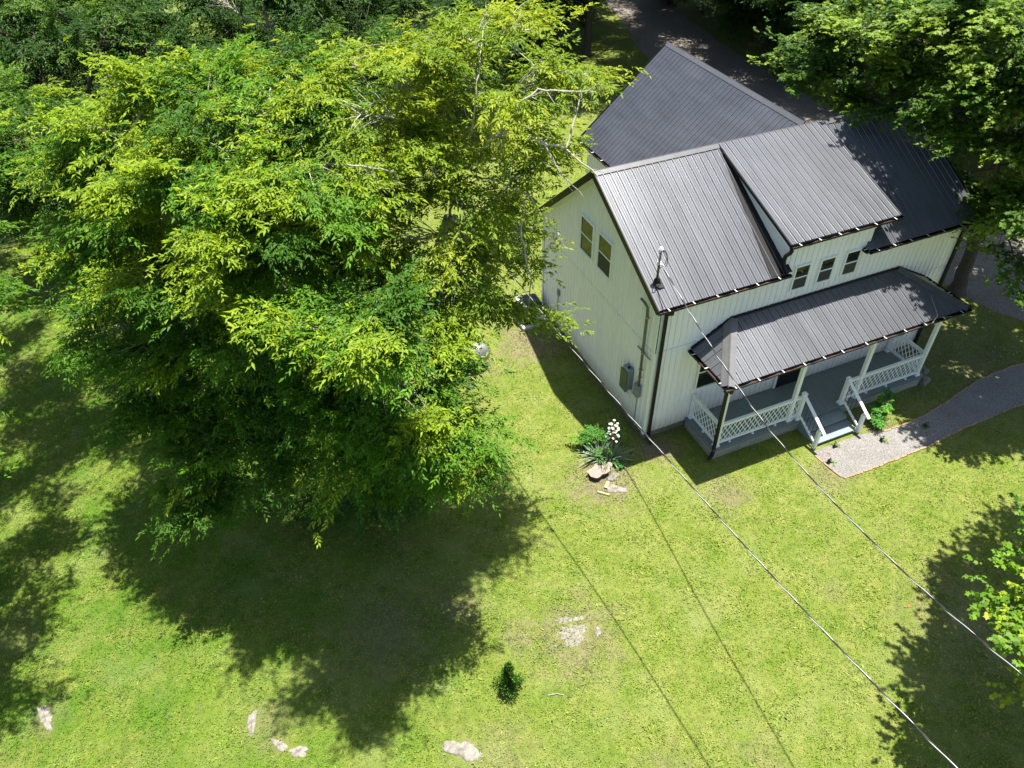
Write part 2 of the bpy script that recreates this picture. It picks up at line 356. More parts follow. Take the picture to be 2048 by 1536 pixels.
# wing roof planes
s3 = (HR-.004-HWE)/WW
vw = Vector((1, 0, s3)).normalized(); nw = Vector((-s3, 0, 1)).normalized(); lw = WW*math.sqrt(1+s3*s3)
rib_roof('wing_roof', (XW-WW, YR+.02, HWE), (0, 1, 0), vw, nw, YW-YR-.02, lambda u: 0.0, lambda u: lw)
vw2 = Vector((-1, 0, s3)).normalized(); nw2 = Vector((s3, 0, 1)).normalized()
rib_roof('wing_roof', (XW+WW, YR+.02, HWE), (0, 1, 0), vw2, nw2, YW-YR-.02, lambda u: 0.0, lambda u: lw)
# dormer roof
nd = Vector((0, -SD, 1)).normalized(); vd = Vector((0, 1, SD)).normalized(); ld = (YR+DE)/vd.y
dorm = rib_roof('dormer_roof', (XD0, -DE, 5.906+.035+SD*(.247-DE)), (1, 0, 0), vd, nd, XD1-XD0, lambda u: 0.0, lambda u: ld)
# ridge caps
def cap(a, b, n1, n2, wd=.16, lift=.03, parent=None):
    a, b = Vector(a), Vector(b); d = (b-a).normalized(); n1, n2 = Vector(n1), Vector(n2)
    s1 = d.cross(n1).normalized(); s2 = d.cross(n2).normalized()
    if s1.dot(n2) > 0: s1 = -s1
    if s2.dot(n1) > 0: s2 = -s2
    s1 = s1 if s1.z < 0 else -s1; s2 = s2 if s2.z < 0 else -s2
    up_ = (n1+n2).normalized()*lift; mb = MB()
    pts = lambda p: [p+up_+s1*wd, p+up_+s1*(wd*.15)+Vector((0, 0, .012)), p+up_+Vector((0, 0, .022)), p+up_+s2*(wd*.15)+Vector((0, 0, .012)), p+up_+s2*wd]
    A, B = pts(a), pts(b); vs = A+B+[x-up_*.6 for x in A]+[x-up_*.6 for x in B]
    mb.add(vs, [(i, i+1, i+6, i+5) for i in range(4)]+[(10+i, 15+i, 16+i, 11+i) for i in range(4)]+[(0, 10, 11, 12, 13, 14, 4, 3, 2, 1), (5, 6, 7, 8, 9, 19, 18, 17, 16, 15), (0, 5, 15, 10), (4, 14, 19, 9)])
    return hp(mb, 'ridge_cap', MT['cap'], parent)
cap((x0-.02, YR, HR+.01), (xe+.02, YR, HR+.01), nf, nr)
cap((XW, YR+.15, HR-.004), (XW, YW+.02, HR-.004), nw, nw2)
# siding helper: vertical boards with V grooves
def siding(name, O, U, ulen, bot, top, N, parent=None, per=.2, drop=None, cuts=(), label=None):
    O, U, N = Vector(O), Vector(U), Vector(N); us = []; k = 0
    while k*per < ulen:
        for a, h in ((0, -.014), (.010, .020), (.044, .020), (.056, -.004), (.098, .0015), (.188, 0)):
            if k*per+a < ulen-1e-4: us.append((k*per+a, h))
        k += 1
    for c in cuts: us += [(c-.0005, 0), (c+.0005, 0)]
    us.sort(); us.append((ulen, 0)); mb = MB(); vs = []; n = len(us)
    for u, h in us:
        for z in (bot(u), top(u)): vs.append(O+U*u+N*h+Vector((0, 0, z)))
    mb.add(vs, [(2*i, 2*i+2, 2*i+3, 2*i+1) for i in range(n-1)])
    vs2 = [O+U*u-N*.08+Vector((0, 0, z)) for u in (0, ulen) for z in (bot(u), top(u))]
    mb.add(vs2+[vs[0], vs[1], vs[-2], vs[-1]], [(0, 4, 5, 1), (2, 3, 7, 6)])
    return hp(mb, name, MT['siding'], parent)
roofun = .05
SEAM = 3.3
f_top = lambda x: (5.05 if not (4.08 <= x <= 7.18) else 5.82)
siding('front_wall', (0, 0, 0), (1, 0, 0), L, lambda u: SEAM+.02, f_top, (0, -1, 0), cuts=(4.08, 7.18))
siding('front_wall', (0, .012, 0), (1, 0, 0), L, lambda u: 0, lambda u: SEAM, (0, -1, 0))
g_top = lambda u: min(HR-S*(YR-(W-u)), HR-S2*((W-u)-YR))-.04
siding('gable_wall', (0, W, 0), (0, -1, 0), W, lambda u: SEAM+.02, g_top, (-1, 0, 0), cuts=(W-YR,))
siding('gable_wall', (.012, W, 0), (0, -1, 0), W, lambda u: 0, lambda u: SEAM, (-1, 0, 0))
g_top2 = lambda u: min(HR-S*(YR-u), HR-S2*(u-YR))-.04
siding('gable_wall', (L, 0, 0), (0, 1, 0), W, lambda u: 0, g_top2, (1, 0, 0), cuts=(YR,))
siding('rear_wall', (L, W, 0), (-1, 0, 0), L, lambda u: 0, lambda u: HR-S2*(W-YR)-.05, (0, 1, 0))
# wing walls
WX0, WX1, WY = XW-WW+.28, XW+WW-.28, YW-.25
siding('wing_wall', (WX0, WY, 0), (0, -1, 0), WY-W, lambda u: 0, lambda u: HWE+.2, (-1, 0, 0))
siding('wing_wall', (WX1, W, 0), (0, 1, 0), WY-W, lambda u: 0, lambda u: HWE+.2, (1, 0, 0))
siding('wing_wall', (WX1, WY, 0), (-1, 0, 0), WX1-WX0, lambda u: 0, lambda u: HR-s3*abs((WX1-u)-XW)-.04, (0, 1, 0), cuts=(WX1-XW,))
mb = MB()
mb.bar((-.014, .02, SEAM+.01), (-.014, W-.02, SEAM+.01), .012, .014); mb.bar((.02, -.014, SEAM+.01), (L-.02, -.014, SEAM+.01), .012, .014)
hp(mb, 'seam_flashing', MT['trim'])
# foundation
mb = MB(); mb.box(.06, .07, G-.2, L-.06, W-.06, 0); mb.box(WX0+.06, W, G-.2, WX1-.06, WY-.06, 0); hp(mb, 'foundation', MT['found'])
# trim
mb = MB()
for (x, y) in ((0, 0), (L, 0), (0, W), (L, W)):
    sx = -1 if x == 0 else 1; sy = -1 if y == 0 else 1
    mb = MB(); mb.box(min(x+sx*.02, x-sx*.09), min(y+sy*.02, y+sy*.005), 0, max(x+sx*.02, x-sx*.09), max(y+sy*.02, y+sy*.005), 4.98 if y == 0 else 4.0)
    mb.box(min(x+sx*.022, x+sx*.005), min(y+sy*.018, y-sy*.09), .002, max(x+sx*.022, x+sx*.005), max(y+sy*.018, y-sy*.09), 4.95 if y == 0 else 3.95)
    hp(mb, 'corner_trim', MT['trim'])
# rake boards, frieze, soffits
def rake(xs, side):
    mb = MB(); mw = MB(); xo = xs+side*.012
    a = (xo, -OE-.02, zf(-OE-.02)-.045); p = (xo, YR, HR-.045); c = (xo, YR+4.15, HR-S2*4.15-.045)
    for q, r in ((a, p), (p, c)): mb.bar(q, r, .035, .20)
    hp(mb, 'rake_board', MT['black'])
    xi = (0 if side < 0 else L)+side*.016
    for q, r in (((xi, -.02, zf(-.02)-.19), (xi, YR, HR-.19)), ((xi, YR, HR-.19), (xi, W+.05, HR-S2*(W+.05-YR)-.19))): mw.bar(q, r, .022, .17)
    xm = (xs+(0 if side < 0 else L))/2
    for q, r in (((xm, -OE, zf(-OE)-.06), (xm, YR, HR-.06)), ((xm, YR, HR-.06), (xm, YR+4.1, HR-S2*4.1-.06))): mw.bar(q, r, OR-.03, .02)
    hp(mw, 'frieze_board', MT['trim'])
rake(x0, -1); rake(xe, 1)
mb = MB()
for xa, xb in ((.0, 4.08), (7.18, L)): mb = MB(); mb.box(xa-.2 if xa < 1 else xa, -OE+.03, 4.955, xb if xb < 5 else xb+.2, .0-.03, 4.975); hp(mb, 'soffit', MT['trim'])
mb = MB(); mb.bar((XW-WW-.012, YW+.012, HWE-.04), (XW, YW+.012, HR-.05), .03, .15, (0, 0, 1)); mb.bar((XW, YW+.012, HR-.05), (XW+WW+.012, YW+.012, HWE-.04), .03, .15); hp(mb, 'rake_board', MT['black'])
mb = MB(); mb.box(XW-WW+.02, W, HWE-.08, WX0, YW-.02, HWE-.05); hp(mb, 'soffit', MT['trim']); mb = MB(); mb.box(WX1, W, HWE-.08, XW+WW-.02, YW-.02, HWE-.05); hp(mb, 'soffit', MT['trim'])

# dormer cheeks
zd = lambda y: 5.906+.035+SD*(y+.247)
CX0, CX1 = 4.08, 7.18
ytop = min(3.55, 3.55) or (5.906+.035+SD*.247-(HR-S*YR))/(S-SD)
for i, cx in enumerate((CX0, CX1)):
    N = Vector((-1 if i == 0 else 1, 0, 0)); mb = MB(); us = [0.0]; n = 22
    ys = [ytop*k/n for k in range(n+1)]; vs = []
    for k, y in enumerate(ys):
        h = .006*(k % 2)
        vs += [Vector((cx, y, zf(y)-.03))+N*h, Vector((cx, y, max(zd(y)-.035, zf(y)-.02)))+N*h]
    mb.add(vs, [(2*k, 2*k+1, 2*k+3, 2*k+2) for k in range(n)])
    hp(mb, 'dormer_wall', MT['siding'])
mb = MB()
mb.bar((XD0+.06, -.11, zd(-.11)-.07), (XD0+.06, ytop-.1, zd(ytop-.1)-.05), .12, .03); mb.bar((XD1-.30, -.11, zd(-.11)-.07), (XD1-.30, ytop-.1, zd(ytop-.1)-.05), .58, .03)
mb.bar((XD0+.1, -.07, zd(-.07)-.075), (XD1-.05, -.07, zd(-.07)-.075), .12, .03)
mb.bar((CX0-.005, -.02, 5.73), (CX1+.005, -.02, 5.73), .03, .12)
mb.bar((CX0-.012, .01, zf(0)+.38), (CX0-.012, ytop-.5, zd(ytop-.5)-.10), .02, .14)
hp(mb, 'dormer_trim', MT['trim'])
mb = MB(); mb.bar((XD0-.01, -DE, zd(-DE)-.035), (XD0-.01, YR-.35, zd(YR-.35)-.035), .025, .10); hp(mb, 'rake_board', MT['black']); mb = MB(); mb.bar((XD1+.01, -DE, zd(-DE)-.035), (XD1+.01, YR-.8, zd(YR-.8)-.035), .025, .10)
hp(mb, 'rake_board', MT['black'])
mb = MB(); mb.poly([(CX0-.62, -OE+.01, zf(-OE+.01)+.029), (CX0+.1, -OE+.01, zf(-OE+.01)+.029), (CX0-.03, YR-.1, zf(YR-.1)+.029), (CX0-.12, YR-.1, zf(YR-.1)+.029)], .01); hp(mb, 'dormer_shadow_strip', MT['black'])  # black flashing flared towards the eave as a painted shadow of the dormer roof

# gutters
def gutter(a, b, out, spans, name='gutter', litter=True, seed=0, zoff=.0):
    a, b, out = Vector(a), Vector(b), Vector(out); d = (b-a); ln = d.length; d.normalize(); r = random.Random(seed)
    prof = [(0, 0), (0, -.10), (.075, -.10), (.095, -.075), (.10, -.03), (.125, -.01), (.125, 0), (.119, 0), (.119, -.008), (.094, -.028), (.089, -.072), (.072, -.094), (.006, -.094), (.006, 0)]
    vs = []; n = len(prof)
    for p in (a, b):
        for q, z in prof: vs.append(p+out*q+Vector((0, 0, z)))
    mb = MB(); mb.add(vs, [(i, (i+1) % n, n+(i+1) % n, n+i) for i in range(n)])
    for p in (a, b-d*.004): 
        mb.add([p+out*q+Vector((0, 0, z)) for q, z in prof[:7]]+[p+d*.004+out*q+Vector((0, 0, z)) for q, z in prof[:7]], [tuple(range(7)), tuple(range(13, 6, -1))])
    g = hp(mb, name, MT['black'])
    if litter:
        lm = MB(); k = int(ln/.09); pv = []
        for i in range(k+1):
            p = a+d*(ln*i/k); z = -.088+.035*r.random()*r.random()+.015*math.sin(i*.7)
            pv += [p+out*.01+Vector((0, 0, z)), p+out*.05+Vector((0, 0, z+.012*r.random())), p+out*.088+Vector((0, 0, z))]
        lm.add(pv, [(3*i+j, 3*i+j+1, 3*i+j+4, 3*i+j+3) for i in range(k) for j in (0, 1)])
        sub(lm, 'leaf_litter', MT['debris'], g)
    m = max(1, round(ln/spans)); 
    for i in range(m):
        t = (i+.5)/m*ln+r.uniform(-.08, .08); p = a+d*t; hb = MB(); hb.bar(p+out*.002+Vector((0, 0, .003)), p+out*.122+Vector((0, 0, .006)), .028, .006)
        sub(hb, 'gutter_hanger', MT['hanger'], g)
    return g
zg = zf(-OE)-.005
gutter((x0-.02, -OE-.005, zg), (4.10, -OE-.005, zg), (0, -1, 0), .72, seed=1)
gutter((6.98, -OE-.005, zg), (xe+.02, -OE-.005, zg), (0, -1, 0), .62, seed=2)
gutter((6.97, -OE-.01, zg), (6.97, -.04, zg), (-1, 0, 0), .4, seed=9, litter=False)
gutter((XD0-.03, -DE-.005, 5.955), (XD1+.03, -DE-.005, 5.955), (0, -1, 0), .66, seed=3)
gutter((XW-WW-.005, YW, HWE-.005), (XW-WW-.005, W+.45, HWE-.005), (-1, 0, 0), .75, seed=4)
mb = MB(); mb.poly([(6.99, -OE, zg+.006), (7.32, -OE, zg+.006), (7.22, -.03, zf(-.03)+.03), (6.99, -.03, zg+.006)], .02); hp(mb, 'eave_return', MT['roof'])
# downspouts
def spout(pts, w_=.10):
    mb = MB(); mb.tube(pts, w_*.62, 4); o = hp(mb, 'downspout', MT['black'], bevel=.006); return o
spout([(.17, -.30, zg-.08), (.17, -.30, zg-.18), (.17, -.075, zg-.36), (.17, -.075, -.02), (.17, -.10, -.14), (.17, -.30, -.22)])
spout([(L-.13, -.30, zg-.08), (L-.13, -.30, zg-.18), (L-.13, -.075, zg-.36), (L-.13, -.075, -.02), (L-.13, -.30, -.22)])
spout([(XD0+.02, -.20, 5.85), (XD0-.02, -.19, 5.75), (XD0-.06, -.10, 5.62), (XD0-.06, -.06, 5.45), (XD0-.05, -.14, 5.28), (XD0-.03, -.30, 5.14)])
# door, windows
def window(name, O, U, N, w_, h_, screen=True, sash=.5, fr=.05, parent=H):
    O, U, N = Vector(O), Vector(U), Vector(N); O = O+N*.016; Z = Vector((0, 0, 1)); m = MB()
    def rect(mb, u0, u1, z0, z1, n0, n1):
        vs = [O+U*u+Z*z+N*n for n in (n0, n1) for (u, z) in ((u0, z0), (u1, z0), (u1, z1), (u0, z1))]
        mb.add(vs, [(0, 3, 2, 1), (4, 5, 6, 7), (0, 1, 5, 4), (1, 2, 6, 5), (2, 3, 7, 6), (3, 0, 4, 7)])
    rect(m, 0, fr, 0, h_, -.01, .045); rect(m, w_-fr, w_, 0, h_, -.01, .045); rect(m, fr, w_-fr, 0, fr, -.01, .055); rect(m, fr, w_-fr, h_-fr, h_, -.01, .045)
    rect(m, fr, w_-fr, h_*sash-.02, h_*sash+.02, -.01, .032)
    f = hp(m, 'window', MT['winframe'], parent)
    for k, (z0, z1) in enumerate(((fr, h_*sash-.02), (h_*sash+.02, h_-fr))):
        g = MB(); rect(g, fr, w_-fr, z0, z1, .010+.006*k, .014+.006*k); sub(g, 'window_pane', MT['glass'], f)
    if screen:
        g = MB(); rect(g, fr+.005, w_-fr-.005, fr, h_*sash-.025, .024, .026)
        sub(g, 'insect_screen', MT['screen'], f)
    return f
for xw_ in (4.46, 5.38, 6.32): window('window', (xw_, 0, 4.20), (1, 0, 0), (0, -1, 0), .58, .87)
window('window', (0, 3.54, 4.16), (0, -1, 0), (-1, 0, 0), .86, 1.25, screen=True)
window('window', (0, 4.70, 4.16), (0, -1, 0), (-1, 0, 0), .86, 1.25, screen=False)
window('window', (1.66, 0, 1.30), (1, 0, 0), (0, -1, 0), .95, 1.35, screen=False)
window('window', (7.6, 0, 1.30), (1, 0, 0), (0, -1, 0), .95, 1.35, screen=False)
mb = MB(); mb.box(5.0, -.055, .14, 5.95, -.005, 2.2); dr = hp(mb, 'front_door', MT['doorblack'])
mb = MB()
for q in ((4.92, .14, 5.0, 2.28), (5.95, .14, 6.03, 2.28), (5.0, 2.2, 5.95, 2.28)): mb.box(q[0], -.06, q[1], q[2], -.004, q[3])
sub(mb, 'door_frame', MT['trim'], dr)
mb = MB(); mb.tube([(5.9, -.07, 1.1), (5.9, -.10, 1.1)], .03, 10); sub(mb, 'door_knob', MT['alum'], dr)
mb = MB(); mb.tube([(3.05, -.02, 1.05), (3.05, -.035, 1.05)], .075, 16); hp(mb, 'wall_vent', MT['panelgrey'])

# ---- porch
PX0, PX1, PY, PZ = 1.63, 9.84, -1.49, .13
mb = MB(); mb.box(PX0-.06, PY-.085, G-.1, PX1+.02, -.02, PZ-.09); hp(mb, 'porch_foundation', MT['block'])
mb = MB(); n = int((PX1-PX0+.18)/.088)
for i in range(n):
    xa = PX0-.10+i*.088
    if 4.86 < xa < 6.40: mb.box(xa, PY-.12, PZ-.03, xa+.084, -.015, PZ)
    else: mb.box(xa, PY-.12, PZ-.03, xa+.084, -.015, PZ)
mb.box(PX0-.075, PY-.10, PZ-.11, PX1+.035, -.02, PZ-.034); hp(mb, 'porch_deck', MT['deck'])
# steps
st = MB(); zs = [PZ-.145, PZ-.29]
st.box(4.86, -2.02, zs[0]-.035, 6.38, PY-.10, zs[0]); st.box(4.90, -1.98, zs[1]-.005, 6.34, -1.95, zs[0]-.037)
st.box(4.86, -2.46, zs[1]-.035, 6.38, -1.99, zs[1]); st.box(4.90, -2.42, G-.05, 6.34, -2.39, zs[1]-.037)
st.box(4.82, -2.40, G-.05, 4.858, -1.56, zs[1]+.02); st.box(6.382, -2.40, G-.05, 6.42, -1.56, zs[1]+.02)
st.box(4.824, -1.97, zs[1]+.022, 4.856, -1.56, zs[0]+.02); st.box(6.384, -1.97, zs[1]+.022, 6.416, -1.56, zs[0]+.02)
hp(st, 'front_steps', MT['step'], bevel=.006)
# posts
def post(x, y, z0, z1, w_=.12, base=True):
    mb = MB(); h = w_/2; mb.box(x-h, y-h, z0, x+h, y+h, z1)
    if base:
        mb.box(x-h-.035, y-h-.035, z0, x+h+.035, y+h+.035, z0+.04); mb.box(x-h-.02, y-h-.02, z0+.042, x+h+.02, y+h+.02, z0+.09)
    return mb
ZB = 2.72
for x in (1.72, 4.44, 7.10, 9.75): hp(post(x, PY+.05, PZ, ZB), 'porch_post', MT['porchwhite'], bevel=.008)
def newel(x, y, z0, z1):
    mb = post(x, y, z0, z1, .12, z0 > 0); mb.box(x-.075, y-.075, z1, x+.075, y+.075, z1+.03)
    mb.add([(x-.05, y-.05, z1+.03), (x+.05, y-.05, z1+.03), (x+.05, y+.05, z1+.03), (x-.05, y+.05, z1+.03), (x, y, z1+.07)], [(0, 1, 4), (1, 2, 4), (2, 3, 4), (3, 0, 4)])
    hp(mb, 'newel_post', MT['porchwhite'], bevel=.006)
newel(4.76, PY-.01, PZ, 1.20); newel(6.49, PY-.01, PZ, 1.20)
for x in (4.76, 6.49):
    mb = MB(); mb.box(x-.055, -2.52, G, x+.055, -2.41, .47); hp(mb, 'newel_post', MT['porchwhite'], bevel=.006)
# beam, ceiling
mb = MB(); mb.box(1.60, PY-.03, ZB, 9.87, PY+.13, ZB+.22); mb.box(1.60, PY+.13, ZB, 1.76, -.02, ZB+.22); mb.box(9.71, PY+.13, ZB, 9.87, -.02, ZB+.22)
hp(mb, 'porch_beam', MT['porchwhite'])
mb = MB(); mb.box(1.29, -1.84, ZB+.224, 10.16, -.02, ZB+.25); hp(mb, 'porch_ceiling', MT['porchwhite'])
# railings: panels of wavy slats that cross into eyelet openings
def rail_panel(a, b, z0=.27, z1=1.06):
    a, b = Vector(a), Vector(b); d = b-a; ln = d.length; d.normalize(); N = Vector((-d.y, d.x, 0)); mb = MB()
    mb.bar(a+Vector((0, 0, z1)), b+Vector((0, 0, z1)), .085, .04); mb.bar(a+Vector((0, 0, z1-.06)), b+Vector((0, 0, z1-.06)), .045, .07)
    mb.bar(a+Vector((0, 0, z0)), b+Vector((0, 0, z0)), .05, .075)
    pitch = .088; n = int(ln/pitch); pitch = ln/n; zb, zt = z0+.03, z1-.09; hh = zt-zb; K = 14; per = hh/2.5
    for i in range(n+1):
        sgn = 1 if i % 2 else -1; vs = []
        for k in range(K*2+1):
            z = zb+hh*k/(K*2); off = sgn*.031*math.cos(2*math.pi*(z-zb)/per)
            c = a+d*(min(max(i*pitch+off, .01), ln-.01))+Vector((0, 0, z))
            for s_, q in ((-.0135, -.009), (.0135, -.009), (.0135, .009), (-.0135, .009)): vs.append(c+d*s_+N*q)
        mb.add(vs, [(4*k+j, 4*k+(j+1) % 4, 4*k+4+(j+1) % 4, 4*k+4+j) for k in range(K*2) for j in range(4)])
    m = max(1, int(ln/.75))
    for i in range(m):
        p = a+d*(ln*(i+.5)/m); mb.tube([p+Vector((0, 0, PZ)), p+Vector((0, 0, PZ+.03)), p+Vector((0, 0, z0-.03))], [.045, .02, .03], 8)
    return hp(mb, 'railing_panel', MT['porchwhite'])
py = PY+.03
rail_panel((1.79, py, 0), (4.37, py, 0)); rail_panel((4.51, py, 0), (4.70, py, 0)); rail_panel((6.55, py, 0), (7.03, py, 0)); rail_panel((7.17, py, 0), (9.68, py, 0))
rail_panel((1.70, -.10, 0), (1.70, py-.0, 0)); rail_panel((9.77, -.10, 0), (9.77, py, 0))
for x in (1.70, 9.77): hp(post(x, -.07, PZ, 1.10, .09), 'newel_post', MT['porchwhite'])
# stair handrails
for x in (4.76, 6.49):
    mb = MB(); a = Vector((x, PY-.06, 1.13)); b = Vector((x, -2.68, .47)); mb.bar(a, b, .10, .045)
    mb.bar((x, PY-.06, .33), (x, -2.42, -.12), .05, .07); h_ = hp(mb, 'stair_handrail', MT['porchwhite'], bevel=.005)
    for i in range(6):
        t = (i+.6)/6.2; y = PY-.06+(-2.42-PY+.06)*t; bb = MB()
        zt = 1.13+(.47-1.13)*((y-a.y)/(b.y-a.y)); zb = .33+(-.12-.33)*t
        bb.tube([(x, y, zb), (x, y, zt-.02)], .008, 6); sub(bb, 'baluster', MT['wire'], h_)
# porch roof (hipped)
EX0, EX1, EY, EZ, TX0, TX1, TZ = 1.26, 10.19, -1.86, 3.083, 2.494, 8.816, 3.823
sp = (TZ-EZ)/(-EY); vp = Vector((0, 1, sp)).normalized(); npz = Vector((0, -sp, 1)).normalized(); lp = -EY/vp.y
def pv1(u):
    x = EX0+u
    return lp*min(1, (x-EX0)/(TX0-EX0), (EX1-x)/(EX1-TX1))
rib_roof('porch_roof', (EX0, EY, EZ), (1, 0, 0), vp, npz, EX1-EX0, lambda u: 0.0, pv1)
sl_ = (TZ-EZ)/(TX0-EX0); vl = Vector((1, 0, sl_)).normalized(); nl = Vector((-sl_, 0, 1)).normalized(); ll = (TX0-EX0)/vl.x
rib_roof('porch_roof', (EX0, 0, EZ), (0, -1, 0), vl, nl, -EY, lambda u: 0.0, lambda u: ll*(1-u/(-EY)), per=.33)
sr_ = (TZ-EZ)/(EX1-TX1); vrr = Vector((-1, 0, sr_)).normalized(); nrr = Vector((sr_, 0, 1)).normalized(); lr_ = (EX1-TX1)/(-vrr.x)
rib_roof('porch_roof', (EX1, EY, EZ), (0, 1, 0), vrr, nrr, -EY, lambda u: 0.0, lambda u: lr_*(u/(-EY)), per=.33)
cap((EX0+.02, EY+.03, EZ+.01), (TX0, -.03, TZ+.01), npz, nl, .21); cap((EX1-.02, EY+.03, EZ+.01), (TX1, -.03, TZ+.01), npz, nrr, .21)
mb = MB(); mb.bar((TX0, -.035, TZ+.035), (TX1, -.035, TZ+.035), .05, .05); mb.bar((EX0, -.035, EZ+.045), (TX0, -.035, TZ+.045), .05, .04); mb.bar((TX1, -.035, TZ+.045), (EX1, -.035, EZ+.045), .05, .04)
hp(mb, 'wall_flashing', MT['black'])
gutter((EX0-.13, EY-.005, EZ-.008), (EX1+.02, EY-.005, EZ-.008), (0, -1, 0), .78, seed=5)
gutter((EX0-.005, -.03, EZ-.008), (EX0-.005, EY-.0, EZ-.008), (-1, 0, 0), .62, seed=6, litter=True)
gutter((EX1+.005, EY, EZ-.008), (EX1+.005, -.03, EZ-.008), (1, 0, 0), .62, seed=7, litter=False)
mb = MB(); mb.bar((EX0+.02, EY+.02, EZ-.09), (EX1-.02, EY+.02, EZ-.09), .02, .11); mb.bar((EX0+.02, -.03, EZ-.09), (EX0+.02, EY+.02, EZ-.09), .02, .11); hp(mb, 'porch_fascia', MT['black'])
spout([(EX0+.12, EY-.05, EZ-.09), (EX0+.12, EY-.05, EZ-.2), (1.60, PY-.02, 2.62), (1.60, PY-.035, .25), (1.56, PY-.09, .05), (1.50, PY-.10, -.12), (1.40, PY-.14, -.2)])

# ---- utilities on the gable wall
def subbox(mb_, name, mat, par): return sub(mb_, name, mat, par)
mb = MB(); mb.tube([(-.07, .46, .98+.75), (-.07, .50, 4.45), (-.07, .53, 4.62), (-.11, .62, 4.74), (-.15, .78, 4.80)], [.038]*5, 10)
cd = hp(mb, 'conduit', MT['conduit'], smooth=True)
for z in (2.05, 2.35, 3.0, 4.3):
    mb = MB(); mb.tube([(-.07, .485, z-.025), (-.07, .485, z+.025)], .046, 10); mb.box(-.075, .42, z-.012, -.002, .55, z+.012); sub(mb, 'conduit_clamp', MT['wood'], cd)
mb = MB(); mb.bar((-.045, .10, 3.02), (-.045, .80, 3.02), .03, .04); hp(mb, 'strut_bar', MT['panelgrey'])
mb = MB(); mb.box(-.20, .86, 1.15, -.003, 1.22, 2.02); bx = hp(mb, 'electrical_panel', MT['panelgrey'], bevel=.012)
mb = MB(); mb.box(-.235, .90, 1.12, -.203, 1.28, 1.90); sub(mb, 'panel_door', MT['panelgreen'], bx)
mb = MB(); mb.tube([(-.10, 1.02, 2.021), (-.10, 1.02, 2.035)], .055, 12); sub(mb, 'knockout_cap', MT['black'], bx)
mb = MB(); mb.box(-.15, .38, 1.28, -.003, .62, 1.74); mt = hp(mb, 'meter_socket', MT['panelgrey'], bevel=.008)
mb = MB(); mb.tube([(-.12, .72, 1.30), (-.20, .72, 1.28), (-.24, .72, 1.28)], [.075, .078, .06], 16); sub(mb, 'meter', MT['alum'], mt)
mb = MB(); mb.tube([(-.03, .52, 1.28), (-.03, .52, G)], .014, 6); hp(mb, 'ground_wire', MT['panelgrey'])
mb = MB(); mb.box(-.07, 6.02, 1.38, -.003, 6.16, 1.62); o_ = hp(mb, 'outlet_box', MT['panelgrey'], bevel=.01)
mb = MB(); mb.tube([(-.04, 6.09, 1.38), (-.04, 6.09, .6)], .016, 6); sub(mb, 'outlet_conduit', MT['panelgrey'], o_)
# service mast through the roof
zm = zf(.5)
mb = MB(); mb.tube([(.10, .5, zm-.05), (.10, .5, zm+.98)], .035, 12); ms_ = hp(mb, 'service_mast', MT['conduit'], smooth=True)
mb = MB(); mb.tube([(.10, .5, zm+.95), (.10, .5, zm+1.03), (.10, .49, zm+1.10)], [.05, .065, .035], 12); sub(mb, 'weatherhead', MT['trim'], ms_)
mb = MB(); mb.tube([(.10, .5, zm+.56), (.10, .5, zm+.64)], .055, 10); mb.tube([(.10, .46, zm+.6), (.12, .38, zm+.6), (.16, .34, zm+.56)], .025, 6); sub(mb, 'wire_clamp', MT['trim'], ms_)
mb = MB(); mb.tube([(.10, .5, zm-.03), (.10, .5, zm+.05), (.10, .5, zm+.12)], [.11, .09, .045], 12); mb.bar((.10, .5, zm+.036), (.10, .28, zm-.084), .26, .012, nf); sub(mb, 'roof_boot', MT['black'], ms_)
mb = MB()
for k, (dx, dy) in enumerate(((-.10, -.12), (.12, -.10), (.16, .02))):
    mb.tube([(.10, .47, zm+1.03), (.10+dx*.8, .47+dy, zm+.95), (.10+dx*1.3, .45+dy, zm+.75), (.10+dx, .42+dy, zm+.58), (.12, .37, zm+.56)], .011, 6)
sub(mb, 'drip_loop', MT['wire'], ms_)

# ------------------------------------------------------------------ overhead wires
def cable(name, ctrl, label):
    P = [Vector(p) for p in ctrl]; n = 260; path = []
    for k in range(n+1):
        t = k/n*(len(P)-1); i = min(int(t), len(P)-2); f = t-i
        p0, p1, p2, p3 = P[max(i-1, 0)], P[i], P[i+1], P[min(i+2, len(P)-1)]
        path.append(.5*((2*p1)+(p2-p0)*f+(2*p0-5*p1+4*p2-p3)*f*f+(3*p1-p0-3*p2+p3)*f**3))
    root = empty(name, path[0], label, 'cable')
    d = (path[-1]-path[0]).normalized(); r = d.cross(Vector((0, 0, 1))).normalized(); u = r.cross(d); s = 0
    for j, (mat, nm, rr) in enumerate(((MT['alum'], 'bare_strand', .0085), (MT['wire'], 'insulated_strand', .0085), (MT['wire'], 'insulated_strand', .0085))):
        pts = []; s = 0
        for k, p in enumerate(path):
            if k: s += (path[k]-path[k-1]).length
            a = s*2*math.pi/.85+j*2.094; pts.append(p+(r*math.cos(a)+u*math.sin(a))*.0095)
        mb = MB(); mb.tube(pts, rr, 5); o = mb.obj(nm, mat, smooth=True); under(o, root)
    return root
cable('power_cable', [(-4.6, 26, 8.6), (-4.1, 16, 7.0), (-3.6, 7, 5.9), (-3.28, .6, 5.38), (-2.95, -4.1, 5.16), (-2.75, -8.5, 5.3), (-2.62, -12.4, 5.75), (-2.5, -18, 6.8)],
      'twisted power cable passing left of the house from the trees across the lawn')
cable('power_cable', [(.12, .38, zm+.58), (-.22, -2.4, 5.62), (-.62, -5.5, 5.48), (-.88, -8.8, 5.75), (-1.07, -11.8, 6.38), (-1.45, -17, 7.9)],
      'twisted power cable running from the roof mast over the porch and lawn')

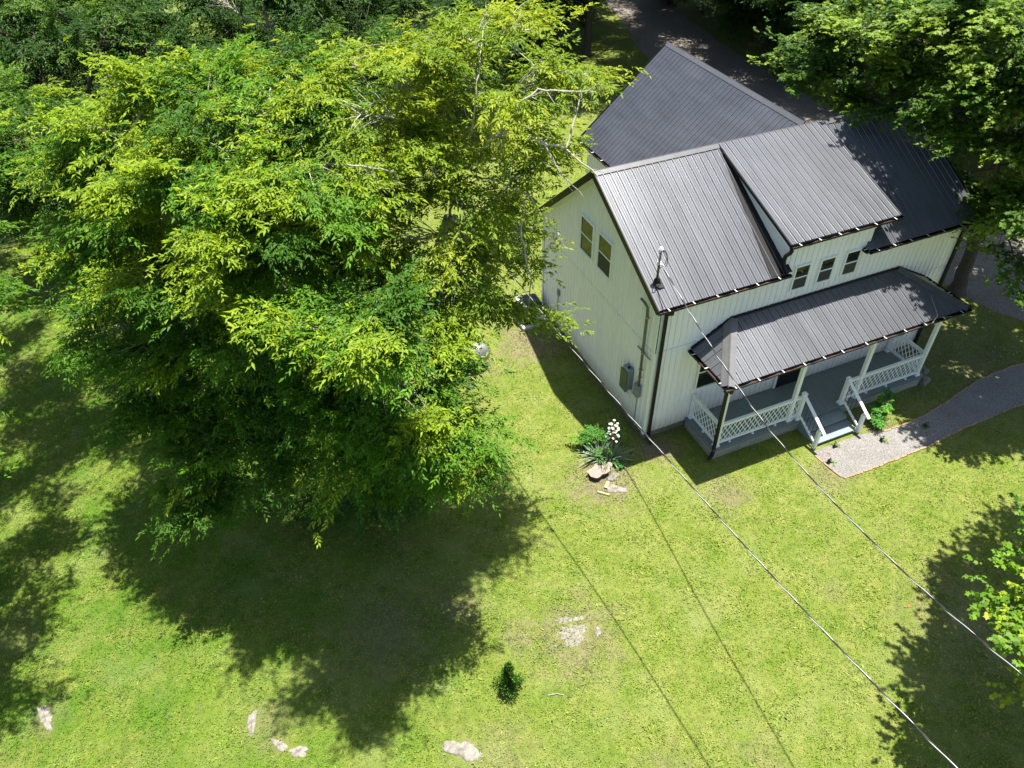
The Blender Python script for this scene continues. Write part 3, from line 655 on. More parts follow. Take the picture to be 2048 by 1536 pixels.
# ------------------------------------------------------------------ foliage
def set_mesh(name, V, F, colors, mat, parent=None, wpar=None, smooth=False):
    nv, nf_ = len(V), len(F); k = F.shape[1]
    me = bpy.data.meshes.new(name); me.vertices.add(nv); me.vertices.foreach_set('co', V.astype(np.float32).ravel())
    me.loops.add(nf_*k); me.loops.foreach_set('vertex_index', F.astype(np.int32).ravel())
    me.polygons.add(nf_); me.polygons.foreach_set('loop_start', np.arange(0, nf_*k, k, dtype=np.int32))
    me.update(calc_edges=True)
    if colors is not None:
        a = me.color_attributes.new('Col', 'FLOAT_COLOR', 'POINT'); c = np.ones((nv, 4), np.float32); c[:, :3] = colors; a.data.foreach_set('color', c.ravel())
    me.materials.append(mat)
    if smooth: me.polygons.foreach_set('use_smooth', np.ones(nf_, dtype=bool))
    o = bpy.data.objects.new(name, me); COL.objects.link(o)
    if parent is not None: under(o, parent)
    return o
def nrm(a): return a/(np.linalg.norm(a, axis=-1, keepdims=True)+1e-9)
DIAMOND = (np.array([(0, 0, 0), (.38, .5, .10), (1, 0, -.12), (.38, -.5, .10)]), np.array([(0, 2, 1), (0, 3, 2)]))
MAPLE = (np.array([(0, 0, 0), (.15, .42, .03), (.42, .36, .04), (.55, .62, -.04), (.68, .24, .03), (1.0, 0, -.08), (.68, -.24, .03), (.55, -.62, -.04), (.42, -.36, .04), (.15, -.42, .03)]),
         np.array([(0, 2, 1), (0, 4, 2), (2, 4, 3), (0, 5, 4), (0, 6, 5), (0, 8, 6), (8, 7, 6), (0, 9, 8)]))
def leaves(B, D, Nn, Ln, Wd, C, tmpl):
    T, Fc = tmpl; D = nrm(D); S_ = nrm(np.cross(Nn, D)); Nn = np.cross(D, S_)
    V = (B[:, None]+D[:, None]*(T[None, :, 0:1]*Ln[:, None, None])+S_[:, None]*(T[None, :, 1:2]*Wd[:, None, None])+Nn[:, None]*(T[None, :, 2:3]*Ln[:, None, None]))
    n, k = len(B), len(T); F = (Fc[None]+(np.arange(n)*k)[:, None, None]).reshape(-1, 3)
    return V.reshape(-1, 3), F, np.repeat(C, k, axis=0)
def gapnoise(p, s):
    return np.sin(p[:, 0]*s+1.3)*np.sin(p[:, 1]*s*1.1+p[:, 2]*.7)+.6*np.sin(p[:, 0]*s*2.3+p[:, 2]*s*1.7)*np.sin(p[:, 1]*s*2.1+.4)
def crown_points(lobes, hub, dens, rs, flat=.62, low=-.35, nb=9):
    """boughs: every lobe is a handful of branches that sweep outward and droop at the tip; returns points, directions, t along bough"""
    P, O, T = [], [], []; hub = np.array(hub, float)
    for (x, y, z, r) in lobes:
        c = np.array([x, y, z]); oh = nrm((c-hub)*np.array([1, 1, .3])+1e-6)
        m = max(3, int(nb*min(1.3, r))); u = nrm(rs.normal(size=(m, 3))+oh*.55); u[:, 2] = np.abs(u[:, 2])*np.where(rs.random(m) < .72, 1, -1)*.75
        u = nrm(u*np.array([1, 1, .8])); ln = r*rs.uniform(.75, 1.35, m)
        k = max(3, int(dens*r*r*9/m))
        t = np.sort(rs.random((m, k))**.75, axis=1); side = nrm(np.cross(u, np.array([0, 0, 1.0])))
        p = c+u[:, None]*(t*ln[:, None])[:, :, None]*np.array([1, 1, flat+.15])
        p[:, :, 2] -= .22*r*t**2.2*(ln/r)[:, None]
        p += side[:, None]*(rs.normal(0, .17, (m, k))*r*(1.15-.7*t))[:, :, None]; p[:, :, 2] += rs.normal(0, .05, (m, k))*r
        o = nrm(u*np.array([1, 1, .5])+np.array([0, 0, .02])); o = np.repeat(o[:, None], k, 1)
        P.append(p.reshape(-1, 3)); O.append(o.reshape(-1, 3)); T.append(np.repeat(rs.random(m)[:, None], k, 1).reshape(-1)*.0+t.reshape(-1)+2*np.repeat((np.arange(m)+rs.integers(0, 97)) % 97, k))
    return np.concatenate(P), np.concatenate(O), np.concatenate(T)
def crown(name, lobes, hub, root, pal, tips, seed, dens=5, sprays=12, nleaf=9, ll=.115, lw=.042, sl=.34, spread=.24, tmpl=DIAMOND, gap=-.75, mat='leaf', droop=.33, tipfrac=.4, flat=.62, low=-.35, thin=1.0):
    rs = np.random.default_rng(seed); P, O, T = crown_points(lobes, hub, dens, rs, flat, low)
    keep = gapnoise(P, 1.9) > gap; P, O, T = P[keep], O[keep], T[keep]; n = len(P); bid = np.floor(T/2); bt = T-2*bid
    tone = np.clip((np.sin(bid*12.9898+P[:, 0]*.2)*.5+.5)*.7+.3*rs.random(n), 0, 1); ht = (P[:, 2]-P[:, 2].min())/(np.ptp(P[:, 2])+1e-6)
    out = np.linalg.norm((P-np.array(hub))[:, :2], axis=1); out = out/out.max()
    isn = (np.sin(bid*7.13+1)*.5+.5 < tipfrac*(.12+1.5*ht**2.2)) & (bt > .38)
    m = sprays; sp_ = np.repeat(P, m, 0); so_ = np.repeat(O, m, 0); N_ = len(sp_)
    side = nrm(np.cross(so_, np.array([0, 0, 1.0])))
    sp_ = sp_+so_*rs.normal(0, spread*1.25, (N_, 1))+side*rs.normal(0, spread, (N_, 1))+np.array([0, 0, 1.0])*rs.normal(0, spread*.33, (N_, 1))
    yaw = rs.normal(0, .75, (N_, 1)); ax = so_*np.cos(yaw)+side*np.sin(yaw); ax[:, 2] += rs.normal(.08, .22, N_); ax = nrm(ax)
    L_ = sl*(.7+.6*rs.random(N_)); t = (np.arange(nleaf)+.6)/nleaf
    B = sp_[:, None]+ax[:, None]*(L_[:, None, None]*t[None, :, None]); B[:, :, 2] -= (L_[:, None]*t[None]**2*droop)
    sd = nrm(np.cross(ax, np.array([0, 0, 1.0]))); sg = np.where(np.arange(nleaf) % 2 == 0, 1.0, -1.0)
    ang = .95-.55*t; D = ax[:, None]*np.cos(ang)[None, :, None]+sd[:, None]*(np.sin(ang)*sg)[None, :, None]+rs.normal(0, .22, (N_, nleaf, 3)); D[:, :, 2] -= droop*(.5+.7*rs.random((N_, nleaf)))
    Nn = np.zeros((N_, nleaf, 3)); Nn[:, :, 2] = 1; Nn += rs.normal(0, .38, (N_, nleaf, 3))
    pa = np.array(pal); base = pa[0]+(pa[1]-pa[0])*np.repeat(tone, m)[:, None]; isn_ = np.repeat(isn, m)
    C = np.repeat(base[:, None], nleaf, 1)*(.8+.4*rs.random((N_, nleaf, 1)))
    tip = np.array(tips); w_ = (isn_[:, None]*(.35+.65*t[None])*(.6+.4*rs.random((N_, nleaf))))[:, :, None]
    w_ = w_*.8
    C = C*(1-w_)+tip*w_*(.85+.3*rs.random((N_, nleaf, 1)))
    q = N_*nleaf; Ls = ll*(.5+.85*rs.random(q)); V, F, Cc = leaves(B.reshape(q, 3), D.reshape(q, 3), Nn.reshape(q, 3), Ls, Ls*lw/ll, C.reshape(q, 3), tmpl)
    return set_mesh(name, V, F, Cc, MT[mat], root), P
def limb(mb, a, b, r0, r1, seed, sag=.12, n=7, sides=6):
    r = random.Random(seed); a, b = Vector(a), Vector(b); ln = (b-a).length; pts = []; rad = []
    w1 = Vector((r.uniform(-1, 1), r.uniform(-1, 1), r.uniform(-.3, .6)))*ln*.09
    for k in range(n+1):
        t = k/n; j = Vector((r.uniform(-1, 1), r.uniform(-1, 1), r.uniform(-1, 1)))*ln*.014*(0 < k < n)
        pts.append(a.lerp(b, t)+w1*math.sin(t*math.pi)+Vector((0, 0, ln*sag*math.sin(t*math.pi)))+j); rad.append(r0+(r1-r0)*t**.8)
    mb.tube(pts, rad, sides, cap=False); return pts
def tree(name, lobes, base, hub, label, cat, pal, tips, seed, bark='bark', r0=.3, twigs=.35, group=None, trunk_pts=None, kw=None):
    root = empty(name, (base[0], base[1], G), label, cat, group); kw = kw or {}
    co, P = crown('crown', lobes, hub, root, pal, tips, seed, **kw)
    mb = MB(); r = random.Random(seed); tp = [Vector(base), *[Vector(q) for q in (trunk_pts or [])], Vector(hub)]
    path = []; rr = []; n = 14
    for k in range(n+1):
        t = k/n*(len(tp)-1); i = min(int(t), len(tp)-2); path.append(tp[i].lerp(tp[i+1], t-i)+Vector((r.uniform(-1, 1), r.uniform(-1, 1), 0))*.05); rr.append(r0*(1.35 if k == 0 else 1-.55*k/n))
    mb.tube(path, rr, 10, cap=False)
    lb = MB(); cs = [Vector(l[:3]) for l in lobes]; hubv = Vector(hub); tips_pts = []
    order = sorted(range(len(cs)), key=lambda i: (cs[i]-hubv).length); done = [(q, 0.0, r0) for q in path[4:]]; node = {}
    for i in order:
        c, l = cs[i], lobes[i]      # branch from the nearest wood already grown: trunk or an inner limb
        q, dd, rq = min(done, key=lambda e: (e[0]-c).length+.35*e[1]+max(0, e[0].z-(c.z+.4))*1.5)
        ra = max(.028, min(rq*.7, r0*.32)); pts = limb(lb, q, c, ra, max(.016, ra*.45), seed*100+i, .06); tips_pts.append((c, pts)); node[i] = pts
        done += [(p_, dd+(p_-q).length, ra*(1-.55*k/7)) for k, p_ in enumerate(pts) if k >= 3]
    cs = [t[0] for t in tips_pts]
    P_ = P; idx = [i for i in range(len(P_)) if r.random() < twigs]
    C = np.array([tuple(c) for c in cs])
    for i in idx:
        j = int(np.argmin(np.linalg.norm(C-P_[i], axis=1))); pts = tips_pts[j][1]; a = pts[r.randint(3, 7)]
        limb(lb, a, P_[i], .014, .004, seed*1000+i, .05, 4, 4)
    tr = mb.obj('trunk', MT[bark], smooth=True); under(tr, root); li = lb.obj('branches', MT[bark], smooth=True); under(li, root)
    return root

LA = [(-12.79, 4.11, 10.31, 1.3), (-13.58, 4.47, 9.79, 0.9), (-11.53, 3.19, 10.89, 1.4), (-10.65, 3.79, 11.36, 1.2), (-9.74, 2.66, 11.51, 1.4), (-12.27, 2.88, 9.62, 1.5), (-10.94, 1.6, 10.4, 1.6), (-9.7, 1.05, 11.01, 1.6), (-8.2, 1.45, 11.78, 1.5), (-8.72, -0.42, 11.16, 1.7), (-9.97, -0.26, 10.35, 1.6), (-6.88, 1.81, 11.94, 1.3), (-13.1, 3.25, 8.64, 1.3), (-12.59, 2.12, 8.15, 1.5), (-11.2, 0.99, 8.71, 1.6), (-9.56, -0.29, 9.27, 1.7), (-8.19, -0.3, 9.72, 1.6), (-14.18, 3.65, 6.18, 1.3), (-12.81, 2.24, 6.46, 1.6), (-11.12, 1.11, 7.01, 1.7), (-9.77, -0.23, 7.81, 1.7), (-8.38, -1.05, 8.45, 1.6), (-12.84, 1.72, 4.67, 1.4), (-11.01, 0.59, 5.59, 1.6), (-9.32, -0.99, 6.58, 1.6), (-7.9, -1.91, 7.63, 1.5), (-11.96, 0.29, 4.27, 1.3), (-10.47, -0.59, 4.82, 1.4), (-8.83, -1.99, 5.77, 1.5), (-12.99, -0.09, 3.17, 1.0), (-7.52, -2.77, 6.83, 1.4), (-7.16, -3.01, 5.41, 0.9), (-6.9, -0.8, 3.48, 1.2), (-8.3, -0.3, 2.67, 1.2), (-12.31, 0.27, 3.38, 1.0)]
LB = [(-7.39, 0.05, 11.68, 1.4), (-6.17, 0.6, 12.32, 1.4), (-4.66, 1.62, 12.36, 1.3), (-3.35, 1.29, 12.28, 1.2), (-5.2, -0.27, 11.89, 1.4), (-6.27, 0.09, 11.06, 1.4), (-3.87, -0.34, 11.99, 1.0), (-3.28, -0.87, 12.07, 0.6), (-4.63, -0.07, 10.7, 1.2), (-6.07, -0.29, 10.01, 1.4), (-4.76, -0.3, 9.48, 1.1), (-3.94, -0.03, 9.99, 0.8), (-6.88, -0.57, 9.19, 1.3), (-5.59, -0.57, 8.61, 1.2), (-4.12, -0.1, 7.7, 0.62), (-7.52, -0.96, 8.39, 1.2), (-6.6, -1.34, 7.97, 1.2), (-5.14, -0.46, 7.08, 0.9), (-3.79, 0.29, 8.18, 0.7), (-7.25, -1.47, 7.35, 1.2), (-3.71, -0.44, 6.04, 0.24)]
LM = [(9.48, 6.51, 7.87, 1.7), (9.8, 5.49, 9.26, 2.0), (9.2, 4.48, 7.3, 1.4), (9.68, 3.75, 10.06, 2.1), (9.71, 3.16, 8.63, 1.9), (8.89, 2.48, 7.64, 1.2), (10.26, 2.31, 10.24, 2.2), (9.81, 1.5, 9.03, 1.9), (9.12, 0.5, 7.93, 1.2), (10.58, 0.99, 10.44, 2.2), (10.23, 0.13, 9.03, 1.9), (10.19, -0.83, 7.84, 1.6), (10.11, -2.15, 6.98, 1.7), (10.91, -0.97, 9.17, 2.2), (10.66, -2.28, 7.95, 2.0), (9.75, -1.38, 6.67, 0.9), (9.61, -2.3, 5.93, 1.0), (10.17, -3.13, 5.61, 1.4), (9.99, -4.57, 4.93, 1.6), (9.32, -3.61, 4.82, 0.6), (9.84, 8.52, 7.69, 0.6), (9.3, -2.6, 5.2, 0.7)]
LR = [(1.37, -9.85, 5.39, 0.5), (1.0, -9.93, 4.74, 0.6), (1.43, -10.32, 5.01, 0.9), (0.45, -10.26, 4.37, 0.5), (0.74, -10.67, 4.64, 0.8), (0.08, -11.19, 4.57, 0.5), (1.47, -11.06, 4.56, 1.0), (2.32, -10.0, 5.03, 0.9), (2.11, -10.68, 5.1, 1.2), (1.07, -11.86, 4.26, 1.2), (3.2, -10.6, 6, 1.5), (3.8, -11.8, 6.4, 1.8), (3.0, -12.6, 5, 1.5)]
SH = lambda ls, k: [(x, y, z, r*k) for x, y, z, r in ls]
LA = [(x+(.5 if x < -12 else 0), y, z, r) for x, y, z, r in LA]+[(-8.5, -3.9, 9.9, .9), (-9.3, -3.3, 9.6, .9), (-8.2, -2.9, 9.7, .9), (-11.6, 5.6, 10.0, 1.5), (-8.5, 6.5, 10.4, 1.6), (-8.5, 9.5, 9.4, 1.6)]
LA = SH(LA, .87); LB = SH(LB, .86)
GA = ((.034, .10, .007), (.10, .225, .012)); TY = (.33, .42, .018)
TA = tree('walnut_tree', LA, (-9.0, 3.6, G), (-9.6, 2.4, 8.2), 'big leafy tree left of the house, its lower branches dark over the lawn', 'tree', GA, TY, 11, r0=.36,
     trunk_pts=[(-9.2, 3.3, 3)], twigs=.25, kw=dict(dens=6.6, sprays=14, gap=-.46, tipfrac=.5))
TB = tree('walnut_tree', LB, (-6.6, 3.0, G), (-5.6, .9, 8.6), 'lighter open tree beside the gable wall with bare pale branches showing', 'tree', ((.09, .17, .010), (.19, .28, .016)), (.36, .41, .025), 12, bark='palebark', r0=.24,
     trunk_pts=[(-6.8, 2.6, 3)], twigs=.75, kw=dict(dens=4.6, sprays=11, gap=-.45, tipfrac=.5))

BARE = [[(-5.62, 0.85, 8.5), (-5.6, 0.2, 9.5), (-5.49, -0.25, 10.3)], [(-5.49, -0.25, 10.3), (-5.02, -0.65, 11.1), (-4.57, -1.41, 11.3), (-4.01, -1.78, 11.1), (-3.58, -2.33, 10.7)], [(-5.49, -0.25, 10.3), (-5.44, -0.81, 11.8), (-5.26, -0.6, 12.3), (-4.59, 0.69, 12.9)], [(-4.97, -0.91, 11.2), (-4.73, -1.43, 12.0), (-4.45, -1.48, 12.2), (-4.01, -1.69, 12.2), (-3.45, -1.8, 12.1)], [(-4.58, -1.43, 11.3), (-4.31, -1.41, 11.1), (-4.05, -1.68, 10.6), (-3.57, -1.77, 10.0)], [(-5.44, -0.34, 10.2), (-5.07, -0.7, 10.2), (-4.45, -1.16, 9.9), (-4.31, -1.31, 9.6), (-4.03, -1.84, 9.2)], [(-5.76, -0.67, 9.3), (-5.51, -0.99, 9.1), (-5.03, -1.18, 9.0), (-4.65, -1.1, 9.1)], [(-4.01, -1.78, 11.1), (-3.5, -1.33, 11.8), (-3.36, -1.15, 11.9)], [(-5.76, -1.36, 8.0), (-5.44, -1.21, 8.7), (-5.14, -1.17, 9.0)], [(-8.13, -1.66, 11.6), (-7.76, -1.49, 11.4), (-7.25, -1.5, 11.2), (-7.16, -1.52, 10.8), (-6.99, -1.12, 10.3)], [(-7.76, -1.49, 11.4), (-7.62, -1.53, 11.2), (-7.29, -1.46, 10.7), (-6.97, -1.03, 10.2)], [(-12.98, 1.51, 5.4), (-12.29, 1.2, 6.1), (-11.5, 0.72, 7.0)], [(-4.59, -1.22, 9.9), (-4.75, -1.34, 9.2), (-4.69, -1.71, 8.3), (-4.35, -0.82, 6.5)]]
def bare_limbs(root, lines, mat, seed, rk=1):
    r = random.Random(seed); mb = MB()
    for j, l in enumerate(lines):
        pts = []; P = [Vector(p) for p in l]
        for a, b in zip(P[:-1], P[1:]):
            for k in range(4): pts.append(a.lerp(b, k/4)+Vector((r.uniform(-1, 1), r.uniform(-1, 1), r.uniform(-1, 1)))*.025)
        pts.append(P[-1]); n = len(pts); r0 = (.030 if j < 2 else .019)*rk
        mb.tube(pts, [r0*(1-.8*k/n)+.005 for k in range(n)], 6, cap=False)
        for k in range(3, n, 2):
            d = (pts[min(k+1, n-1)]-pts[k-1]).normalized(); q = d.cross(Vector((r.uniform(-1, 1), r.uniform(-1, 1), r.uniform(-1, 1)))).normalized(); ln = r.uniform(.2, .6)
            mid = pts[k]+(d*.6+q*.7)*ln*.5; mb.tube([pts[k], mid, mid+(d*.8+q*.3)*ln*.5+Vector((0, 0, .04))], [.011, .007, .003], 4, cap=False)
    under(mb.obj('bare_branches', mat, smooth=True), root)
bare_limbs(TB, BARE[:9]+BARE[12:], MT['palebark'], 5)
bare_limbs(TA, BARE[9:11], MT['bark'], 6, .4); bare_limbs(TA, BARE[11:12], MT['bark'], 7, .5)

# more trees: right maple over the roof, tree corner at lower right, tree just left of the frame
GM = ((.028, .075, .008), (.075, .155, .014))
LM2 = [((x+.95 if y < 5 else x+.1), y, z, r*(.74 if x < 9.9 and y < 5 else .84)) for x, y, z, r in LM if y > -3.4]+[(14.4, -4.4, 6, .8), (12.8, -2.8, 7.2, 2.0), (13.6, .4, 8.6, 2.2), (12.6, 4.6, 9.6, 2.2), (12.4, 7.6, 8.6, 2.0), (15.5, 3.2, 9.4, 2.2), (14.6, -4.9, 6.4, .9), (15.4, -3.2, 6.6, 1.5), (14.5, -.3, 9.6, 2.0), (16.4, -1.3, 9.2, 2.0), (13.9, -2.4, 8.6, 1.6), (16.5, .9, 8.4, 2.0), (17.8, 4.2, 8.8, 2.2), (19.5, 3, 9.2, 2.2), (16.8, 3.2, 9.6, 1.8), (11.4, -1.2, 6.4, .8), (11.8, -.4, 5.3, 1.0), (10.5, -2.2, 5.1, .7), (9.7, -3.6, 4.9, .4), (12.8, .6, 5.2, 1.1), (12.6, 2.4, 4.6, .9), (18.5, 2.5, 9, 2.4), (20.5, 5.5, 9, 2.4), (18.2, -1, 8, 2.0), (21, .8, 8.5, 2.2), (17, 6.5, 9.6, 2.2)]
tree('maple_tree', LM2, (15.3, 1.9, G), (14.0, 2.0, 6.6), 'big maple shading the right end of the main roof', 'tree', GM, (.30, .42, .05), 21, bark='darkbark', r0=.27, trunk_pts=[(15.0, 2.0, 3)],
     twigs=.2, kw=dict(dens=4.4, sprays=11, nleaf=7, ll=.105, lw=.092, sl=.30, tmpl=MAPLE, gap=-.48, tipfrac=.4, droop=.3, flat=.5))
LR = [(x+1.12, y-.22, z, r*.82) for x, y, z, r in LR]+[(9.0, -7.0, 7, .8), (7.6, -7.9, 7, 1.1), (5.9, -8.4, 7, 1.2), (4.8, -9.3, 7, 1.2), (4.6, -10, 8, 1.8), (7.0, -8.4, 8, 1.8)]
tree('maple_tree', LR, (3.6, -12.6, G), (2.6, -11.4, 3.4), 'maple with yellow green leaves reaching in at the lower right corner', 'tree', ((.05, .12, .010), (.13, .25, .018)), (.40, .44, .03), 22, bark='darkbark', r0=.16,
     twigs=.5, kw=dict(dens=5.0, sprays=11, nleaf=6, ll=.10, lw=.095, sl=.26, tmpl=MAPLE, gap=-.55, tipfrac=.6, droop=.3, flat=.5))
LF = [(-15.3, 9.2, 8.8, 1.3), (-15.6, 11.8, 8.8, 1.6), (-14.0, 8.6, 7.9, 1.5), (-13.4, 6.8, 7.4, 1.2), (-14.0, 11.2, 8.2, 1.7), (-12.0, 12.4, 8.2, 1.6), (-12.6, 9.6, 7.6, 1.4)]
tree('shade_tree', LF, (-14.6, 12.4, G), (-14.4, 11.2, 5.6), 'dark green tree filling the gap between the big leafy tree and the left edge', 'tree', ((.02, .06, .007), (.055, .12, .013)), (.14, .26, .02), 24, bark='darkbark', r0=.24, twigs=.2,
     kw=dict(dens=5.0, sprays=11, gap=-.55, tipfrac=.2))
LD = [(-16.2, 7.0, 8.8, 1.2), (-15.9, 3.7, 7.4, .75), (-15.6, 9.2, 9.2, 1.2), (-15.2, 11.6, 8.8, 1.4), (-16.5, 5, 8.5, 1.3), (-16.7, 2.2, 8, 1.1), (-16.4, 8.5, 9, 1.2), (-17.3, 10.5, 8, 1.4), (-16.9, -.3, 6.8, .9), (-18.6, 3.2, 7.4, 1.7), (-19.4, 6.2, 8.0, 1.9), (-18.9, .2, 6.6, 1.5), (-21, 3, 9, 2.2), (-21.5, 7, 8.4, 2.2), (-20, 9.6, 7.4, 2.0), (-21, -.6, 7.4, 2.0), (-19.6, 12.8, 7.0, 1.8), (-22, 12, 8, 2), (-17.6, 14.5, 9, 1.8), (-17.8, 6.4, 9.2, 1.3), (-17.6, 1.0, 7.6, 1.0)]
tree('walnut_tree', LD, (-20.8, 5, G), (-20.6, 4.6, 5.5), 'tree just past the left edge that dapples the lawn with shade', 'tree', GA, TY, 23, r0=.26, twigs=.1, kw=dict(dens=5.0, sprays=10, gap=-.5, tipfrac=.2))

# background trees: one of each kind, then copies that share mesh data
def copy_tree(root, x, y, rz, sc_, label, group=None):
    c = root.copy(); COL.objects.link(c); c.location = (x, y, G); c.rotation_euler = (0, 0, rz); c.scale = (sc_,)*3; c['label'] = label
    if group: c['group'] = group
    for ch in root.children:
        d = ch.copy(); COL.objects.link(d); d.parent = c
    return c
def round_lobes(cx, cy, h, R, n, seed, low=1.8):
    r = random.Random(seed); out = [(cx, cy, h-1.2, R*.45)]
    for i in range(n):
        a = i*2.39996; t = (i+.5)/n; z = low+(h-1.6-low)*(1-t)**.8; rr = R*(.42+.55*math.sin(min(1, 1.25*t+.15)*math.pi*.55))*r.uniform(.75, 1.1)
        out.append((cx+math.cos(a)*rr, cy+math.sin(a)*rr, z+r.uniform(-.5, .5), R*r.uniform(.26, .40)))
    return out
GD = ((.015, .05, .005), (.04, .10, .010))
GB = 'trees along the back of the property'
kwd = dict(dens=3.6, sprays=10, nleaf=8, ll=.15, lw=.062, sl=.42, spread=.32, gap=-.55, tipfrac=.12, low=-.6)
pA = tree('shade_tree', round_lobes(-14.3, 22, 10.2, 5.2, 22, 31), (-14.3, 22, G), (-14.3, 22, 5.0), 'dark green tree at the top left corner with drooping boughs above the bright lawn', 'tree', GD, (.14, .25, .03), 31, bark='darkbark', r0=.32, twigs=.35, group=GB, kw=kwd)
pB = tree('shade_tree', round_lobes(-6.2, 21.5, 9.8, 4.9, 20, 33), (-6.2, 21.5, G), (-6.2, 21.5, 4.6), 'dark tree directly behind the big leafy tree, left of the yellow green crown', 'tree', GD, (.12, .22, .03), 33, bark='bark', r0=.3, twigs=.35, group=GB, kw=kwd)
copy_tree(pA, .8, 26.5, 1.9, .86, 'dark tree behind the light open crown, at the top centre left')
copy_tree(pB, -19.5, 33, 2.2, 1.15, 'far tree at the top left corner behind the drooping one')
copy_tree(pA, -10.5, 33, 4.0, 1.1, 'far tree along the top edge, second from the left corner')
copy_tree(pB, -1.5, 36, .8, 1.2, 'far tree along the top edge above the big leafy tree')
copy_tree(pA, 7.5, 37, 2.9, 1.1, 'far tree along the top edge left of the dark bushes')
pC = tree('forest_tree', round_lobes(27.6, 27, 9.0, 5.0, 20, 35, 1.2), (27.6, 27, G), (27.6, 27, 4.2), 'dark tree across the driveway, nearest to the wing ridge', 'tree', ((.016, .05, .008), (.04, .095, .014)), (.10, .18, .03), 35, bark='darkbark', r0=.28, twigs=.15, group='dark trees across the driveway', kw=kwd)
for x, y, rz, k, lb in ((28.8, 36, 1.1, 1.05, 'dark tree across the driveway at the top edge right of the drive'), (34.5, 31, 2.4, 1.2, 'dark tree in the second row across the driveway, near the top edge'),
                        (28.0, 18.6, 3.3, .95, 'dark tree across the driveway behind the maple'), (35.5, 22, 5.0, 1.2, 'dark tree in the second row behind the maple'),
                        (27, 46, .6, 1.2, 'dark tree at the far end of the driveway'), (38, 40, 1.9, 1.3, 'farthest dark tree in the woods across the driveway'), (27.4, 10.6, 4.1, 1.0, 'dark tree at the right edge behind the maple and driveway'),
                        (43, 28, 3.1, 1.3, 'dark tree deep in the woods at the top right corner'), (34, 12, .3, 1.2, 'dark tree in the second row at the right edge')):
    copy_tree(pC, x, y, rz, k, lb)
kwt = dict(kwd); kwt.update(dens=3.0, gap=-.5)
pT = tree('forest_tree', round_lobes(23.8, 27.5, 13.5, 6.2, 18, 36, 7.0), (25.4, 27.5, G), (24.6, 27.5, 8), 'tall forest tree whose high crown overhangs and shades the driveway', 'tree', GD, (.10, .18, .03), 36, bark='darkbark', r0=.3, twigs=.1, group='tall trees shading the driveway', kw=kwt)
copy_tree(pT, 25.8, 18.5, 2.0, .95, 'tall forest tree shading the driveway behind the maple')
copy_tree(pT, 24.5, 38, 4.2, 1.0, 'tall forest tree over the driveway past the top edge')
copy_tree(pT, 14.2, 31, 1.0, .9, 'tall tree past the top edge shading the lawn beside the wing')
LE = [(12.8, 34, 2.4, 1.8), (14.2, 32.6, 2.0, 1.5), (11.2, 33, 2.0, 1.6), (13.5, 35.5, 3.2, 1.8), (15.4, 34.4, 2.2, 1.3)]
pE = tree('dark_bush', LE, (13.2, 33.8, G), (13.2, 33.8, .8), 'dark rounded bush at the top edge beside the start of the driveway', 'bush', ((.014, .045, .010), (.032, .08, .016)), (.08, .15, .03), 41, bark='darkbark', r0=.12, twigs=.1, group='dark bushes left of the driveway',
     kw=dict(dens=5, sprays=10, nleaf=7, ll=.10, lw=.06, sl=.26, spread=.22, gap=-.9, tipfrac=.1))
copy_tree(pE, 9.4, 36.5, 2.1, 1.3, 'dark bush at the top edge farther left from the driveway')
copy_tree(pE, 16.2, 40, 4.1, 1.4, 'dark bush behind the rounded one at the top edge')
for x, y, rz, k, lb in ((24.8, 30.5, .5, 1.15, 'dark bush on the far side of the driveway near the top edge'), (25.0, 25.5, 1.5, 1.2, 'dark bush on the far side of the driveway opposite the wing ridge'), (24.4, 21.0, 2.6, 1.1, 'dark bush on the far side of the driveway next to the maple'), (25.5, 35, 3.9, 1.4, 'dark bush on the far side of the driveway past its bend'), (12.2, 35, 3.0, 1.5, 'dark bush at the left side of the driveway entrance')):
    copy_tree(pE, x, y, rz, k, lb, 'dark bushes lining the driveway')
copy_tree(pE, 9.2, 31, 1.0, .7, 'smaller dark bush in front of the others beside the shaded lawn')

# low shrubs under the big tree
def shrub(name, lobes, base, label, pal, tips, seed, **k):
    kk = dict(dens=9, sprays=7, nleaf=7, ll=.075, lw=.038, sl=.22, spread=.14, gap=-.9, tipfrac=.2); kk.update(k)
    return tree(name, lobes, base, (base[0], base[1], G+.25), label, 'shrub', pal, tips, seed, bark='darkbark', r0=.03, twigs=.25, kw=kk)
shrub('undergrowth_shrub', [(-7.8, .9, .7, .9), (-8.7, 1.3, .8, 1.0), (-9.3, .6, .5, .8), (-8.3, .2, .35, .7), (-7.2, 1.6, .7, .8)], (-8.3, 1.0, G), 'low dark undergrowth shrub at the foot of the big leafy tree', ((.03, .085, .012), (.06, .15, .02)), (.1, .22, .03), 51)
shrub('undergrowth_shrub', [(-6.7, 1.7, .9, .8), (-6.2, 2.5, .9, .9), (-6.9, 2.9, 1.2, .9)], (-6.6, 2.3, G), 'taller undergrowth shrub between the big tree and the propane tank', ((.04, .10, .012), (.07, .17, .02)), (.15, .28, .03), 52)
shrub('undergrowth_shrub', [(-10.4, 1.6, .3, .8), (-11.2, 2.2, .3, .7)], (-10.7, 1.8, G), 'flat undergrowth shrub in the deep shade left of the big trunk', ((.03, .08, .012), (.05, .13, .02)), (.1, .2, .03), 53)

